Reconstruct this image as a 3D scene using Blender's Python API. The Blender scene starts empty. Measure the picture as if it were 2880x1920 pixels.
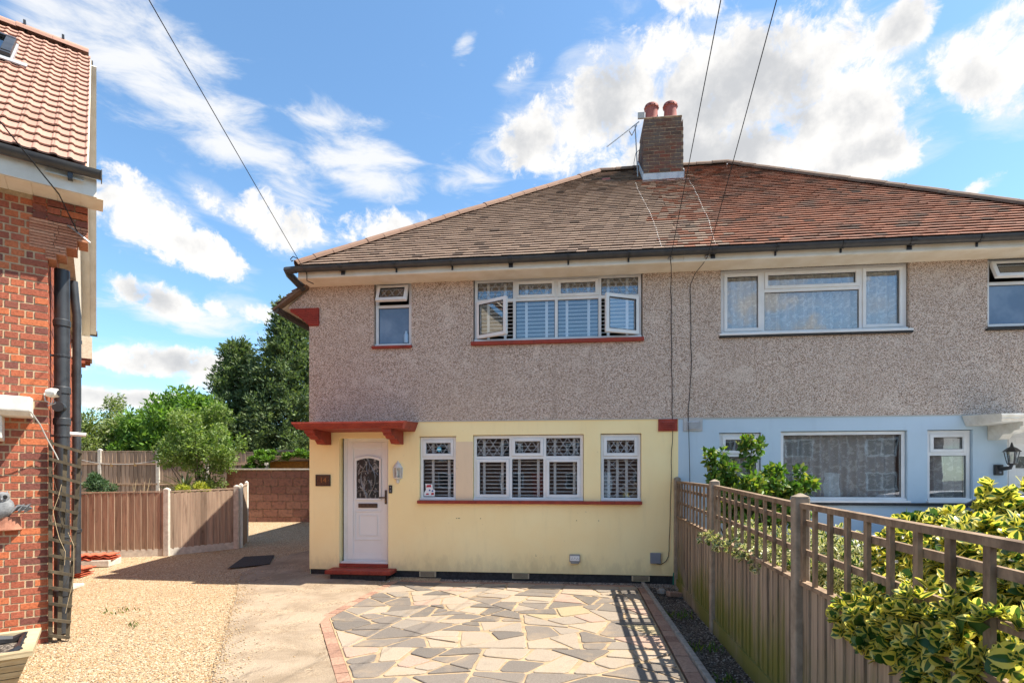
import bpy, math, random
import numpy as np
from mathutils import Vector, Matrix
random.seed(7); RNG = np.random.default_rng(7)
R = math.radians
scn = bpy.context.scene
col = scn.collection

# ------------------------------------------------------------------ camera
CAM_H = 1.7
cam = bpy.data.cameras.new('camera'); cam_o = bpy.data.objects.new('camera', cam); col.objects.link(cam_o)
cam_o.location = (0, 0, CAM_H); cam_o.rotation_euler = (R(90), 0, 0)
cam.sensor_width = 36; cam.lens = 36*1530/2880; cam.shift_y = (1345-960)/2880
cam.clip_start = .05; cam.clip_end = 3000
scn.camera = cam_o

# ------------------------------------------------------------------ light
SUN_EL, SUN_AZ = 57.0, 4.0        # elevation; degrees the sun stands in front of the image plane's right
SKY_STRENGTH, SUN_STRENGTH, EXPOSURE = .125, 4.5, 1.36
sun = bpy.data.lights.new('sun', 'SUN'); sun.energy = SUN_STRENGTH; sun.angle = R(.5); sun.color = (1, .93, .82)
sun_o = bpy.data.objects.new('sun', sun); col.objects.link(sun_o)
sd = Vector((math.cos(R(SUN_EL))*math.cos(R(SUN_AZ)), -math.cos(R(SUN_EL))*math.sin(R(SUN_AZ)), math.sin(R(SUN_EL))))
sun_o.rotation_euler = (-sd).to_track_quat('-Z', 'Y').to_euler(); sun_o.location = (30, -3, 40)
vs = scn.view_settings
vs.view_transform = 'Standard'; vs.look = 'None'; vs.exposure = EXPOSURE; vs.gamma = 1; vs.use_curve_mapping = False
scn.cycles.use_denoising = True
scn.cycles.max_bounces = 8; scn.cycles.transparent_max_bounces = 24

def pixdir(x, y):
    return Vector((x-1440, 1530, 1345-y)).normalized()

class NT:
    """small helper that writes shader nodes"""
    def __init__(s, tree): s.t = tree; s.n = tree.nodes; s.l = tree.links
    def new(s, typ, **kw):
        n = s.n.new(typ)
        for k, v in kw.items(): setattr(n, k, v)
        return n
    def put(s, sock, v):
        if v is None: return
        if hasattr(v, 'links') or isinstance(v, bpy.types.NodeSocket): s.l.new(v, sock)
        else: sock.default_value = v
    def math(s, op, a, b=None, c=None, clamp=False):
        n = s.new('ShaderNodeMath', operation=op, use_clamp=clamp)
        for i, v in enumerate((a, b, c)): s.put(n.inputs[i], v)
        return n.outputs[0]
    def vmath(s, op, a, b=None):
        n = s.new('ShaderNodeVectorMath', operation=op)
        s.put(n.inputs[0], a); s.put(n.inputs[1], b)
        return n.outputs['Value'] if op in ('DOT_PRODUCT', 'LENGTH') else n.outputs[0]
    def mix(s, f, a, b, blend='MIX'):
        n = s.new('ShaderNodeMix', data_type='RGBA', blend_type=blend)
        s.put(n.inputs[0], f); s.put(n.inputs[6], a if not isinstance(a, tuple) else (*a[:3], 1)); s.put(n.inputs[7], b if not isinstance(b, tuple) else (*b[:3], 1))
        return n.outputs[2]
    def ramp(s, f, stops, interp='LINEAR'):
        n = s.new('ShaderNodeValToRGB'); r = n.color_ramp; r.interpolation = interp
        while len(r.elements) < len(stops): r.elements.new(.5)
        for e, (p, c_) in zip(r.elements, stops):
            e.position = p; e.color = (*c_, 1) if isinstance(c_, tuple) else (c_, c_, c_, 1)
        s.put(n.inputs[0], f); return n.outputs[0]
    def smooth(s, v, a, b):
        n = s.new('ShaderNodeMapRange', interpolation_type='SMOOTHSTEP')
        s.put(n.inputs[0], v); n.inputs[1].default_value = a; n.inputs[2].default_value = b
        return n.outputs[0]
    def noise(s, vec, scale, detail=4, rough=.55, dist=0):
        n = s.new('ShaderNodeTexNoise'); s.put(n.inputs['Vector'], vec)
        n.inputs['Scale'].default_value = scale; n.inputs['Detail'].default_value = detail
        n.inputs['Roughness'].default_value = rough; n.inputs['Distortion'].default_value = dist
        return n.outputs['Fac']
    def voro(s, vec, scale, feature='F1', out='Distance', rnd=1):
        n = s.new('ShaderNodeTexVoronoi', feature=feature); s.put(n.inputs['Vector'], vec)
        n.inputs['Scale'].default_value = scale; n.inputs['Randomness'].default_value = rnd
        return n.outputs[out]
    def scale(s, vec, v):
        n = s.new('ShaderNodeVectorMath', operation='MULTIPLY'); s.put(n.inputs[0], vec); n.inputs[1].default_value = v
        return n.outputs[0]

# ------------------------------------------------------------------ sky
def make_world():
    w = bpy.data.worlds.new('World'); scn.world = w; w.use_nodes = True
    k = NT(w.node_tree); k.n.clear()
    out = k.new('ShaderNodeOutputWorld'); bg = k.new('ShaderNodeBackground')
    k.l.new(bg.outputs[0], out.inputs[0])
    sky = k.new('ShaderNodeTexSky', sky_type='NISHITA'); sky.sun_disc = False
    sky.sun_elevation = R(SUN_EL); sky.sun_rotation = R(90+SUN_AZ); sky.altitude = 0; sky.air_density = 1.0; sky.dust_density = .5; sky.ozone_density = 2.2
    d = k.new('ShaderNodeTexCoord').outputs['Generated']
    def field(blobs):
        best = None
        for (x, y, rx, ry, ang) in blobs:
            wgt = 1.0 if rx > 120 or ry > 120 else .55
            if wgt < 1: rx *= 1.55; ry *= 1.55
            c = pixdir(x, y); ca, sa = math.cos(R(ang)), math.sin(R(ang))
            a = (pixdir(x+30*ca, y-30*sa)-c)/30; b = (pixdir(x-30*sa, y-30*ca)-c)/30
            a = a/(a.length_squared*rx); b = b/(b.length_squared*ry)
            v = k.vmath('SUBTRACT', d, tuple(c))
            p = k.vmath('DOT_PRODUCT', v, tuple(a)); q = k.vmath('DOT_PRODUCT', v, tuple(b))
            r2 = k.math('ADD', k.math('MULTIPLY', p, p), k.math('MULTIPLY', q, q))
            val = k.math('MAXIMUM', k.math('SUBTRACT', wgt, k.math('MULTIPLY', r2, wgt*1.5 if wgt < 1 else 1)), -1.5)
            facing = k.math('GREATER_THAN', k.vmath('DOT_PRODUCT', d, tuple(c)), .3)
            val = k.math('SUBTRACT', val, k.math('MULTIPLY', k.math('SUBTRACT', 1, facing), 3))
            best = val if best is None else k.math('SMOOTH_MAX', best, val, .25)
        return best
    cum = [(1560, 370, 180, 120, 10), (1700, 300, 270, 165, 20), (1990, 270, 330, 190, 0), (2170, 220, 280, 175, 0), (2310, 320, 230, 180, -20),
           (2410, 440, 180, 85, -5), (2010, 440, 420, 110, 0), (2790, 240, 125, 170, 45), (2540, 70, 75, 130, -15), (2850, 90, 110, 80, 20),
           (400, 610, 190, 95, -15), (560, 700, 160, 60, -25), (760, 630, 85, 52, -30), (850, 640, 60, 45, 0), (640, 585, 90, 30, -20),
           (1090, 655, 105, 52, 5), (450, 1015, 230, 52, 2), (640, 1060, 120, 40, 0), (365, 815, 46, 30, 0), (465, 850, 75, 32, -20), (690, 880, 70, 26, -5),
           (380, 1125, 230, 34, 0), (1465, 200, 45, 30, 20), (1940, 10, 70, 35, -20), (2760, 520, 60, 18, 25)]
    cir = [(330, 120, 420, 170, -38), (620, 330, 460, 130, -36), (1000, 440, 230, 110, -15), (170, 70, 260, 130, -40), (1350, 520, 110, 80, 40), (560, 900, 330, 40, -3), (1300, 150, 40, 22, 45)]
    big = k.noise(d, 7, 3, .5); fine = k.noise(d, 22, 10, .66, .3)
    turb = k.math('ADD', k.math('MULTIPLY', k.math('SUBTRACT', big, .5), 3.0), k.math('MULTIPLY', k.math('SUBTRACT', fine, .5), 5.2))
    fc = field(cum)
    # the rest of the sky, out of the picture, goes on with scattered clouds of the same kind
    sep = k.new('ShaderNodeSeparateXYZ'); k.l.new(d, sep.inputs[0])
    back = k.smooth(sep.outputs[1], .35, .0)
    rest = k.math('SUBTRACT', k.math('MULTIPLY', k.math('SUBTRACT', k.noise(d, 2.6, 2, .5), .5), 9), .9)
    rest = k.math('SUBTRACT', rest, k.math('MULTIPLY', k.math('SUBTRACT', 1, back), 4))
    fc = k.math('MAXIMUM', fc, rest)
    dens = k.smooth(k.math('ADD', k.math('MULTIPLY', k.math('ADD', fc, .10), 1.45), turb), .0, 1.0)
    # wisps
    wd = k.vmath('ADD', d, (3.1, .7, 1.9))
    mp = k.new('ShaderNodeMapping'); mp.inputs['Rotation'].default_value = (0, R(38), 0); mp.inputs['Scale'].default_value = (1, 1, 3.2); k.l.new(wd, mp.inputs[0])
    wn = k.noise(mp.outputs[0], 9, 9, .62, .5)
    wisp = k.smooth(k.math('ADD', k.math('MULTIPLY', field(cir), .8), k.math('MULTIPLY', k.math('SUBTRACT', wn, .5), 3.6)), -.2, 1.1)
    halo = k.math('MULTIPLY', k.smooth(k.math('ADD', k.math('MULTIPLY', fc, 1.1), k.math('MULTIPLY', k.math('SUBTRACT', wn, .5), 5)), -.7, 1.3), .55)
    wisp = k.math('MAXIMUM', wisp, halo)
    # cloud brightness: sunlit edges, greyer thick undersides
    thick = k.smooth(k.math('ADD', fc, k.math('MULTIPLY', k.math('SUBTRACT', k.noise(d, 9, 7, .6), .5), 4.0)), .2, 1.5)
    shade = k.mix(thick, (1.04, 1.02, .99), (.62, .635, .66))
    CL = 3.3
    ccol = k.vmath('MULTIPLY', shade, (CL, CL, CL))
    # the blue as the camera saw it: a little lighter towards the horizon
    skyc = k.mix(1.0, sky.outputs[0], (.65, .80, .83), 'MULTIPLY')
    c1 = k.mix(k.math('MULTIPLY', wisp, .90), skyc, (CL*.98, CL*.98, CL*.98))
    c2 = k.mix(dens, c1, ccol)
    k.l.new(c2, bg.inputs[0]); bg.inputs[1].default_value = SKY_STRENGTH
    w.cycles.sampling_method = 'MANUAL'; w.cycles.sample_map_resolution = 1024
make_world()

# ------------------------------------------------------------------ materials
def lin(r, g, b):
    f = lambda v: (v/255/12.92) if v <= 10 else ((v/255+.055)/1.055)**2.4
    return (f(r), f(g), f(b))
MATS = {}
def base(name, rough=.8, spec=.35, metal=0):
    m = bpy.data.materials.new(name); m.use_nodes = True
    k = NT(m.node_tree); b = k.n['Principled BSDF']
    b.inputs['Roughness'].default_value = rough; b.inputs['Specular IOR Level'].default_value = spec; b.inputs['Metallic'].default_value = metal
    MATS[name] = m
    return m, k, b
def rnd(k):
    """a number per loose piece or per object"""
    g = k.new('ShaderNodeNewGeometry'); o = k.new('ShaderNodeObjectInfo')
    return k.math('FRACT', k.math('ADD', g.outputs['Random Per Island'], o.outputs['Random']))
def pos(k): return k.new('ShaderNodeNewGeometry').outputs['Position']
def bump(k, b, h, strength=.4, dist=.01):
    n = k.new('ShaderNodeBump'); n.inputs['Strength'].default_value = strength; n.inputs['Distance'].default_value = dist
    k.put(n.inputs['Height'], h); k.l.new(n.outputs[0], b.inputs['Normal'])
def plain(name, c1, c2=None, scale=6, rough=.6, stretch=None, bmp=0, bscale=None, vary=0, spec=.35, detail=5, metal=0, contrast=(.3, .7)):
    m, k, b = base(name, rough, spec, metal)
    p = pos(k)
    if stretch: p = k.scale(p, stretch)
    c = (*c1, 1)
    if c2:
        f = k.smooth(k.noise(p, scale, detail, .6), *contrast)
        c = k.mix(f, c1, c2)
    if vary:
        r = rnd(k)
        v = k.math('ADD', 1-vary/2, k.math('MULTIPLY', r, vary))
        cc = k.new('ShaderNodeCombineXYZ'); [k.l.new(v, cc.inputs[i]) for i in range(3)]
        c = k.mix(1.0, c if not isinstance(c, tuple) else c1, cc.outputs[0], 'MULTIPLY')
    k.put(b.inputs['Base Color'], c)
    if bmp: bump(k, b, k.noise(p, bscale or scale*3, 5, .6), bmp, .006)
    return m

plain('upvc', (.78, .78, .77), (.70, .70, .68), 3, .35, bmp=0)
plain('upvc_dirty', (.74, .71, .64), (.62, .58, .50), 4, .5)
plain('door_white', (.80, .79, .77), (.76, .75, .73), 2, .4)
def mk_red(name, a, bcol):
    m, k, b = base(name, .6, .3); p = pos(k)
    c = k.mix(k.smooth(k.noise(p, 6, 6, .65), .35, .68), a, bcol)
    chip = k.smooth(k.noise(p, 34, 5, .7), .64, .68); c = k.mix(k.math('MULTIPLY', chip, .75), c, lin(150, 118, 100))
    dirt = k.smooth(k.noise(k.scale(p, (3, 3, 1)), 9, 6, .65), .52, .75); c = k.mix(k.math('MULTIPLY', dirt, .55), c, lin(74, 40, 34))
    k.put(b.inputs['Base Color'], c); bump(k, b, k.noise(p, 40, 6, .65), .4, .008)
mk_red('red_paint', lin(158, 66, 50), lin(136, 54, 44))
mk_red('red_brick_paint', lin(156, 60, 48), lin(138, 52, 44))
plain('black_plastic', (.018, .018, .02), (.03, .03, .032), 5, .35, spec=.5)
plain('gutter_grey', (.035, .035, .038), (.055, .053, .05), 8, .45, spec=.5)
plain('pipe_grey', (.022, .024, .027), (.04, .043, .047), 6, .42, spec=.5)
plain('black_paint', (.02, .02, .02), (.045, .045, .045), 20, .7, bmp=.3)
plain('soffit', (.80, .74, .63), (.70, .62, .49), 3, .6)
plain('dark', (.015, .015, .016), None, 1, .9)
plain('room', (.30, .27, .24), (.24, .22, .2), 1, .9)
plain('bronze', (.09, .065, .05), (.14, .10, .075), 30, .35, metal=.7)
plain('brass', (.45, .25, .10), (.35, .18, .07), 30, .4, metal=.7)
plain('lead', (.34, .35, .36), (.46, .47, .48), 18, .5, metal=.3)
plain('lead_flashing', (.55, .57, .58), (.35, .37, .40), 8, .6, stretch=(1, 1, .4), contrast=(.4, .75))
plain('terracotta', lin(168, 100, 90), lin(146, 84, 76), 8, .7)
plain('terracotta_planter', lin(176, 122, 98), lin(140, 92, 74), 14, .85, bmp=.2)
plain('stone_grey', (.14, .145, .15), (.24, .245, .25), 22, .85, bmp=.5, bscale=60)
plain('concrete_post', (.58, .53, .45), (.42, .38, .32), 12, .9, bmp=.35, bscale=60)
plain('old_post', (.36, .29, .22), (.24, .19, .14), 10, .9, bmp=.5, bscale=70)
plain('kerb_concrete', (.34, .31, .27), (.22, .20, .17), 14, .9, bmp=.5, bscale=70)
plain('airbrick', (.62, .50, .32), (.52, .42, .27), 16, .8)
plain('meter_grey', (.33, .32, .30), (.25, .24, .22), 12, .5)
plain('box_grey', (.24, .26, .30), (.21, .23, .27), 5, .5)
plain('vent_grey', (.48, .48, .48), (.40, .40, .40), 12, .5)
plain('cable_white', (.46, .44, .40), None, 1, .6)
plain('cable_black', (.012, .012, .013), None, 1, .6)
plain('aluminium', (.30, .30, .31), None, 1, .4, metal=.8)
plain('cream_wall', (.60, .52, .40), (.48, .40, .30), 20, .9, bmp=.8, bscale=60)
plain('bark', (.10, .075, .05), (.05, .04, .028), 12, .95, stretch=(1, 1, .2), bmp=.6)
plain('cane', (.50, .38, .22), (.40, .30, .18), 20, .7)
plain('liner', (.012, .012, .013), (.03, .03, .033), 12, .3, spec=.6)
plain('tyre', (.015, .015, .015), None, 1, .8)
plain('alloy', (.5, .5, .52), None, 1, .3, metal=.9)
plain('car_paint', (.74, .75, .76), None, 1, .18, spec=.6)
plain('stick_white', (.8, .8, .8), None, 1, .5)
plain('sticker_red', (.45, .02, .04), None, 1, .5)
plain('sticker_blue', (.03, .10, .35), None, 1, .5)
plain('sticker_cyan', (.10, .45, .60), None, 1, .5)
plain('green_plastic', (.01, .15, .10), None, 1, .4)
plain('bottle', (.35, .55, .75), None, 1, .4)
plain('shutter_white', (.82, .82, .80), None, 1, .45)
plain('bulb_glass', (.85, .82, .7), None, 1, .2)
plain('mat_rubber', (.022, .02, .02), (.05, .045, .04), 60, .9, bmp=.6, bscale=150)
plain('asphalt', (.05, .05, .05), (.07, .068, .065), 60, .9, bmp=.5, bscale=200)
plain('shed_board', lin(150, 120, 80), lin(105, 84, 58), 7, .9)
plain('felt', (.10, .09, .08), (.17, .15, .13), 8, .9)
plain('tan_brick', lin(190, 140, 70), lin(150, 105, 55), 12, .9)

def mk_glass(name, lo=.07, tint=(.93, .935, .935), rough=.0):
    m, k, b = base(name); k.n.remove(b)
    out = k.n['Material Output']
    lw = k.new('ShaderNodeLayerWeight'); lw.inputs['Blend'].default_value = .5
    f = k.math('ADD', lo, k.math('MULTIPLY', k.math('POWER', lw.outputs['Facing'], 4), 1-lo), clamp=True)
    tr = k.new('ShaderNodeBsdfTransparent'); tr.inputs[0].default_value = (*tint, 1)
    gl = k.new('ShaderNodeBsdfGlossy'); gl.inputs['Roughness'].default_value = rough; gl.inputs[0].default_value = (.95, .97, 1, 1)
    p = k.noise(pos(k), 3.0, 2, .5); n = k.new('ShaderNodeBump'); n.inputs['Strength'].default_value = .05; n.inputs['Distance'].default_value = .012
    k.l.new(p, n.inputs['Height']); k.l.new(n.outputs[0], gl.inputs['Normal'])
    mx = k.new('ShaderNodeMixShader'); k.l.new(f, mx.inputs[0]); k.l.new(tr.outputs[0], mx.inputs[1]); k.l.new(gl.outputs[0], mx.inputs[2])
    k.l.new(mx.outputs[0], out.inputs[0])
mk_glass('glass', .13)
mk_glass('car_glass', .10, (.35, .42, .40))
def mk_obscure():
    m, k, b = base('obscure_glass', .12, .6)
    c = k.mix(k.smooth(k.noise(pos(k), 2.2, 3), .35, .65), lin(92, 112, 138), lin(120, 138, 160))
    k.put(b.inputs['Base Color'], c); bump(k, b, k.noise(pos(k), 60, 3), .25, .004)
mk_obscure()
def mk_leaded():
    m, k, b = base('leaded_door_glass', .06, .8)
    p = k.scale(pos(k), (1, 1, .55))
    c = k.mix(k.smooth(k.noise(p, 13, 5, .6, 1.5), .52, .62), (.03, .03, .03), (.30, .29, .28))
    k.put(b.inputs['Base Color'], c); bump(k, b, k.noise(p, 22, 3, .5, .8), .5, .01)
mk_leaded()
def mk_net():
    m, k, b = base('net_curtain', .9, .1)
    p = pos(k); out = k.n['Material Output']
    b.inputs['Base Color'].default_value = (.78, .78, .76, 1)
    e = k.voro(k.scale(p, (1, .2, 1)), 11, 'DISTANCE_TO_EDGE'); sp = k.smooth(k.noise(k.scale(p, (1, .2, 1)), 17, 3, .55), .52, .60)
    f = k.math('ADD', .58, k.math('MULTIPLY', sp, .22))
    tr = k.new('ShaderNodeBsdfTransparent'); mx = k.new('ShaderNodeMixShader')
    k.l.new(f, mx.inputs[0]); k.l.new(tr.outputs[0], mx.inputs[1]); k.l.new(b.outputs[0], mx.inputs[2]); k.l.new(mx.outputs[0], out.inputs[0])
mk_net()
def mk_pebbledash(name, a, bcol, dark):
    m, k, b = base(name, .9, .25); p = pos(k)
    v = k.new('ShaderNodeTexVoronoi'); k.l.new(p, v.inputs['Vector']); v.inputs['Scale'].default_value = 100
    sp = k.new('ShaderNodeSeparateColor'); k.l.new(v.outputs['Color'], sp.inputs[0])
    c = k.ramp(sp.outputs[0], [(0, dark), (.14, dark), (.24, tuple(x*.55 for x in a)), (.5, a), (.8, bcol), (1, (.78, .74, .70))])
    crev = k.smooth(v.outputs['Distance'], .75, .35)
    c = k.mix(k.math('MULTIPLY', k.math('SUBTRACT', 1, crev), .6), c, dark)
    big = k.smooth(k.noise(k.scale(p, (1, 1, .6)), 1.3, 5, .6), .35, .7)
    c = k.mix(k.math('MULTIPLY', big, .30), c, tuple(x*.62 for x in a))
    run = k.smooth(k.noise(k.scale(p, (4.5, 4.5, .45)), 1.4, 6, .62), .54, .74); c = k.mix(k.math('MULTIPLY', run, .32), c, (.27, .20, .15))
    pt_ = k.smooth(k.noise(p, 3.4, 3, .5), .60, .66); c = k.mix(k.math('MULTIPLY', pt_, .22), c, (.85, .74, .64))
    k.put(b.inputs['Base Color'], c)
    bump(k, b, k.math('SUBTRACT', 1, v.outputs['Distance']), .6, .012)
mk_pebbledash('pebbledash', (.76, .59, .475), (.87, .72, .60), (.22, .145, .10))
def mk_render(name, a, bcol):
    m, k, b = base(name, .75, .25); p = pos(k)
    f = k.smooth(k.noise(p, .9, 5, .6), .3, .7)
    c = k.mix(f, a, bcol)
    st = k.smooth(k.noise(k.scale(p, (3.5, 3.5, .5)), 2.2, 6, .65), .52, .78)
    c = k.mix(k.math('MULTIPLY', st, .16), c, tuple(x*.62 for x in a))
    sep = k.new('ShaderNodeSeparateXYZ'); k.l.new(p, sep.inputs[0])
    spl = k.smooth(k.math('ADD', sep.outputs[2], k.math('MULTIPLY', k.math('SUBTRACT', k.noise(k.scale(p, (5, 5, 2)), 1.6, 6, .65), .5), 1.0)), .42, .10)
    c = k.mix(k.math('MULTIPLY', spl, .24), c, lin(168, 146, 108))
    sp = k.math('GREATER_THAN', k.noise(p, 26, 3, .5), .735)
    c = k.mix(k.math('MULTIPLY', sp, .35), c, tuple(x*.45 for x in a))
    k.put(b.inputs['Base Color'], c)
    bump(k, b, k.noise(p, 38, 6, .65), .16, .012)
mk_render('yellow_render', lin(255, 235, 180), lin(252, 227, 168))
mk_render('blue_render', lin(190, 208, 220), lin(182, 201, 214))
mk_render('cream_reveal', lin(232, 206, 172), lin(232, 206, 172))
def mk_brick(name, cols, rough=.88, soot=0):
    m, k, b = base(name, rough, .25); p = pos(k); r = rnd(k)
    c = k.ramp(r, cols, 'CONSTANT')
    n = k.noise(p, 45, 6, .65); c = k.mix(k.smooth(n, .35, .75), c, k.mix(1.0, c, (.62, .58, .56), 'MULTIPLY'))
    if soot: c = k.mix(k.math('MULTIPLY', k.smooth(k.noise(p, 3.2, 5, .6), .38, .62), soot), c, (.13, .105, .085))
    k.put(b.inputs['Base Color'], c); bump(k, b, n, .55, .008)
mk_brick('house_brick', [(0, lin(176, 98, 68)), (.14, lin(162, 90, 68)), (.30, lin(188, 106, 70)), (.42, lin(138, 82, 68)), (.55, lin(170, 97, 74)), (.72, lin(154, 88, 68)), (.84, lin(124, 76, 66)), (.93, lin(194, 112, 74))])
mk_brick('creasing', [(0, lin(190, 136, 108)), (.4, lin(176, 120, 94)), (.8, lin(200, 150, 122))])
mk_brick('chimney_brick', [(0, lin(112, 80, 66)), (.25, lin(124, 84, 66)), (.45, lin(98, 76, 64)), (.6, lin(122, 94, 78)), (.85, lin(132, 78, 60))], soot=.75)
mk_brick('border_brick', [(0, lin(164, 130, 110)), (.4, lin(150, 117, 99)), (.7, lin(172, 140, 119))])
plain('mortar', lin(196, 170, 136), lin(170, 146, 116), 30, .95, bmp=.5, bscale=90)
plain('chimney_mortar', lin(176, 150, 120), lin(120, 100, 82), 14, .95, bmp=.5, bscale=90)
plain('patio_mortar', lin(172, 148, 116), lin(140, 119, 93), 7, .95, bmp=.5, bscale=120)
def mk_blockwall():
    m, k, b = base('block', .9, .2); p = pos(k); r = rnd(k)
    c = k.ramp(r, [(0, lin(150, 106, 88)), (.5, lin(138, 96, 82)), (1, lin(158, 116, 96))])
    c = k.mix(k.smooth(k.noise(p, 14, 5, .6), .4, .75), c, lin(108, 80, 70))
    k.put(b.inputs['Base Color'], c); bump(k, b, k.noise(p, 80, 4, .6), .4, .006)
mk_blockwall()
def mk_tile(name, cols, lichen=(.34, .31, .22), la=.35, patches=None):
    m, k, b = base(name, .85, .25); p = pos(k); r = rnd(k)
    c = k.ramp(r, cols)
    if patches: c = k.mix(k.math('MULTIPLY', k.smooth(k.noise(k.scale(p, (.8, 1, 1.6)), 1.5, 4, .6), .52, .68), patches[1]), c, patches[0])
    c = k.mix(k.math('MULTIPLY', k.smooth(k.noise(p, 8, 6, .65), .55, .75), la), c, lichen)
    c = k.mix(k.math('MULTIPLY', k.smooth(k.noise(p, 55, 3, .6), .62, .7), .5), c, (.05, .042, .035))
    k.put(b.inputs['Base Color'], c); bump(k, b, k.noise(p, 60, 4, .6), .4, .006)
mk_tile('brown_tile', [(0, lin(144, 123, 108)), (.3, lin(150, 128, 112)), (.6, lin(157, 134, 116)), (.94, lin(138, 117, 103)), (1, lin(92, 78, 69))])
mk_tile('red_tile', [(0, lin(120, 86, 71)), (.3, lin(148, 98, 76)), (.6, lin(134, 96, 79)), (.86, lin(158, 107, 84)), (1, lin(76, 64, 57))], patches=((.13, .10, .08), .7), la=.2)
mk_tile('pink_tile', [(0, lin(166, 128, 112)), (.5, lin(174, 135, 118)), (1, lin(158, 121, 105))], la=.05)
mk_tile('hip_orange', [(0, lin(132, 104, 87)), (1, lin(142, 113, 96))], la=.4)
mk_tile('hip_dark', [(0, lin(108, 88, 74)), (1, lin(124, 102, 86))], la=.5)
def mk_paving():
    m, k, b = base('paving', .85, .3); p = pos(k); r = rnd(k)
    c = k.ramp(r, [(0, lin(112, 104, 96)), (.15, lin(120, 111, 102)), (.30, lin(106, 99, 92)), (.38, lin(154, 140, 123)), (.54, lin(160, 145, 126)), (.64, lin(146, 134, 120)), (.75, lin(136, 126, 114)), (.83, lin(164, 138, 122)), (.89, lin(162, 145, 127)), (.955, lin(158, 144, 114)), (.975, lin(116, 108, 99))], 'CONSTANT')
    n = k.noise(p, 90, 5, .7); c = k.mix(k.smooth(n, .38, .7), c, k.mix(1.0, c, (.72, .71, .70), 'MULTIPLY'))
    st = k.smooth(k.noise(p, 2.4, 6, .65), .5, .72); c = k.mix(k.math('MULTIPLY', st, .45), c, lin(160, 138, 109)); sd_ = k.smooth(k.noise(p, 5.5, 6, .65), .56, .72); c = k.mix(k.math('MULTIPLY', sd_, .35), c, lin(92, 84, 74))
    sp = k.math('GREATER_THAN', k.noise(p, 170, 2, .5), .68); c = k.mix(k.math('MULTIPLY', sp, .5), c, (.40, .36, .31))
    k.put(b.inputs['Base Color'], c); bump(k, b, n, .5, .006)
mk_paving()
def mk_concrete():
    m, k, b = base('path_concrete', .9, .2); p = pos(k)
    c = k.mix(k.smooth(k.noise(p, 1.4, 7, .68, .4), .35, .65), lin(156, 140, 120), lin(130, 114, 95))
    st = k.smooth(k.noise(k.scale(p, (1.6, .55, 1)), 4, 7, .7, .7), .54, .72); c = k.mix(k.math('MULTIPLY', st, .75), c, lin(98, 85, 72))
    v = k.new('ShaderNodeTexVoronoi'); k.l.new(p, v.inputs['Vector']); v.inputs['Scale'].default_value = 75
    sc_ = k.new('ShaderNodeSeparateColor'); k.l.new(v.outputs['Color'], sc_.inputs[0])
    worn = k.smooth(k.noise(p, 2.1, 5, .6), .44, .62)
    c = k.mix(k.math('MULTIPLY', k.math('GREATER_THAN', sc_.outputs[0], .62), k.math('MULTIPLY', worn, .55)), c, lin(172, 154, 128))
    c = k.mix(k.math('MULTIPLY', k.math('LESS_THAN', sc_.outputs[0], .2), k.math('MULTIPLY', worn, .55)), c, lin(108, 82, 58))
    rust = k.smooth(k.noise(p, 3.7, 3, .5), .74, .80); c = k.mix(k.math('MULTIPLY', rust, .6), c, lin(150, 92, 56))
    k.put(b.inputs['Base Color'], c); bump(k, b, k.math('ADD', k.noise(p, 60, 6, .7), k.math('MULTIPLY', v.outputs['Distance'], -.8)), .55, .008)
mk_concrete()
def mk_gravel(name, a, bcol, dk, lt, scale=70):
    m, k, b = base(name, .85, .3); p = pos(k)
    v = k.new('ShaderNodeTexVoronoi'); k.l.new(p, v.inputs['Vector']); v.inputs['Scale'].default_value = scale
    s_ = k.new('ShaderNodeSeparateColor'); k.l.new(v.outputs['Color'], s_.inputs[0])
    c = k.ramp(s_.outputs[0], [(0, dk), (.10, dk), (.16, a), (.45, bcol), (.72, tuple((x+y)/2 for x, y in zip(a, lt))), (.86, lt), (1, lt)])
    c = k.mix(k.math('MULTIPLY', k.smooth(v.outputs['Distance'], .35, .75), .55), c, tuple(x*.35 for x in a))
    big = k.smooth(k.noise(p, .8, 5, .62), .38, .68); c = k.mix(k.math('MULTIPLY', big, .35), c, tuple(x*.72 for x in a))
    k.put(b.inputs['Base Color'], c); bump(k, b, k.math('SUBTRACT', 1, v.outputs['Distance']), .9, .012)
mk_gravel('gravel', lin(178, 151, 116), lin(168, 135, 97), lin(86, 71, 54), lin(206, 189, 162))
mk_gravel('soil', (.055, .042, .032), (.085, .066, .05), (.02, .016, .013), (.30, .25, .2), 55)
mk_gravel('house_strip', lin(150, 128, 108), lin(120, 104, 92), (.05, .045, .04), lin(208, 190, 172), 60)
m_, k_, b_ = base('pebble', .8, .3)
k_.put(b_.inputs['Base Color'], k_.ramp(rnd(k_), [(0, lin(176, 147, 108)), (.3, lin(164, 129, 89)), (.5, lin(188, 163, 128)), (.7, lin(124, 103, 77)), (.85, lin(208, 190, 162)), (1, lin(94, 82, 69))]))
m_, k_, b_ = base('soil_pebble', .8, .3)
k_.put(b_.inputs['Base Color'], k_.ramp(rnd(k_), [(0, (.10, .08, .06)), (.5, (.20, .16, .13)), (.8, (.35, .30, .26)), (1, (.5, .45, .4))]))
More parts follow.
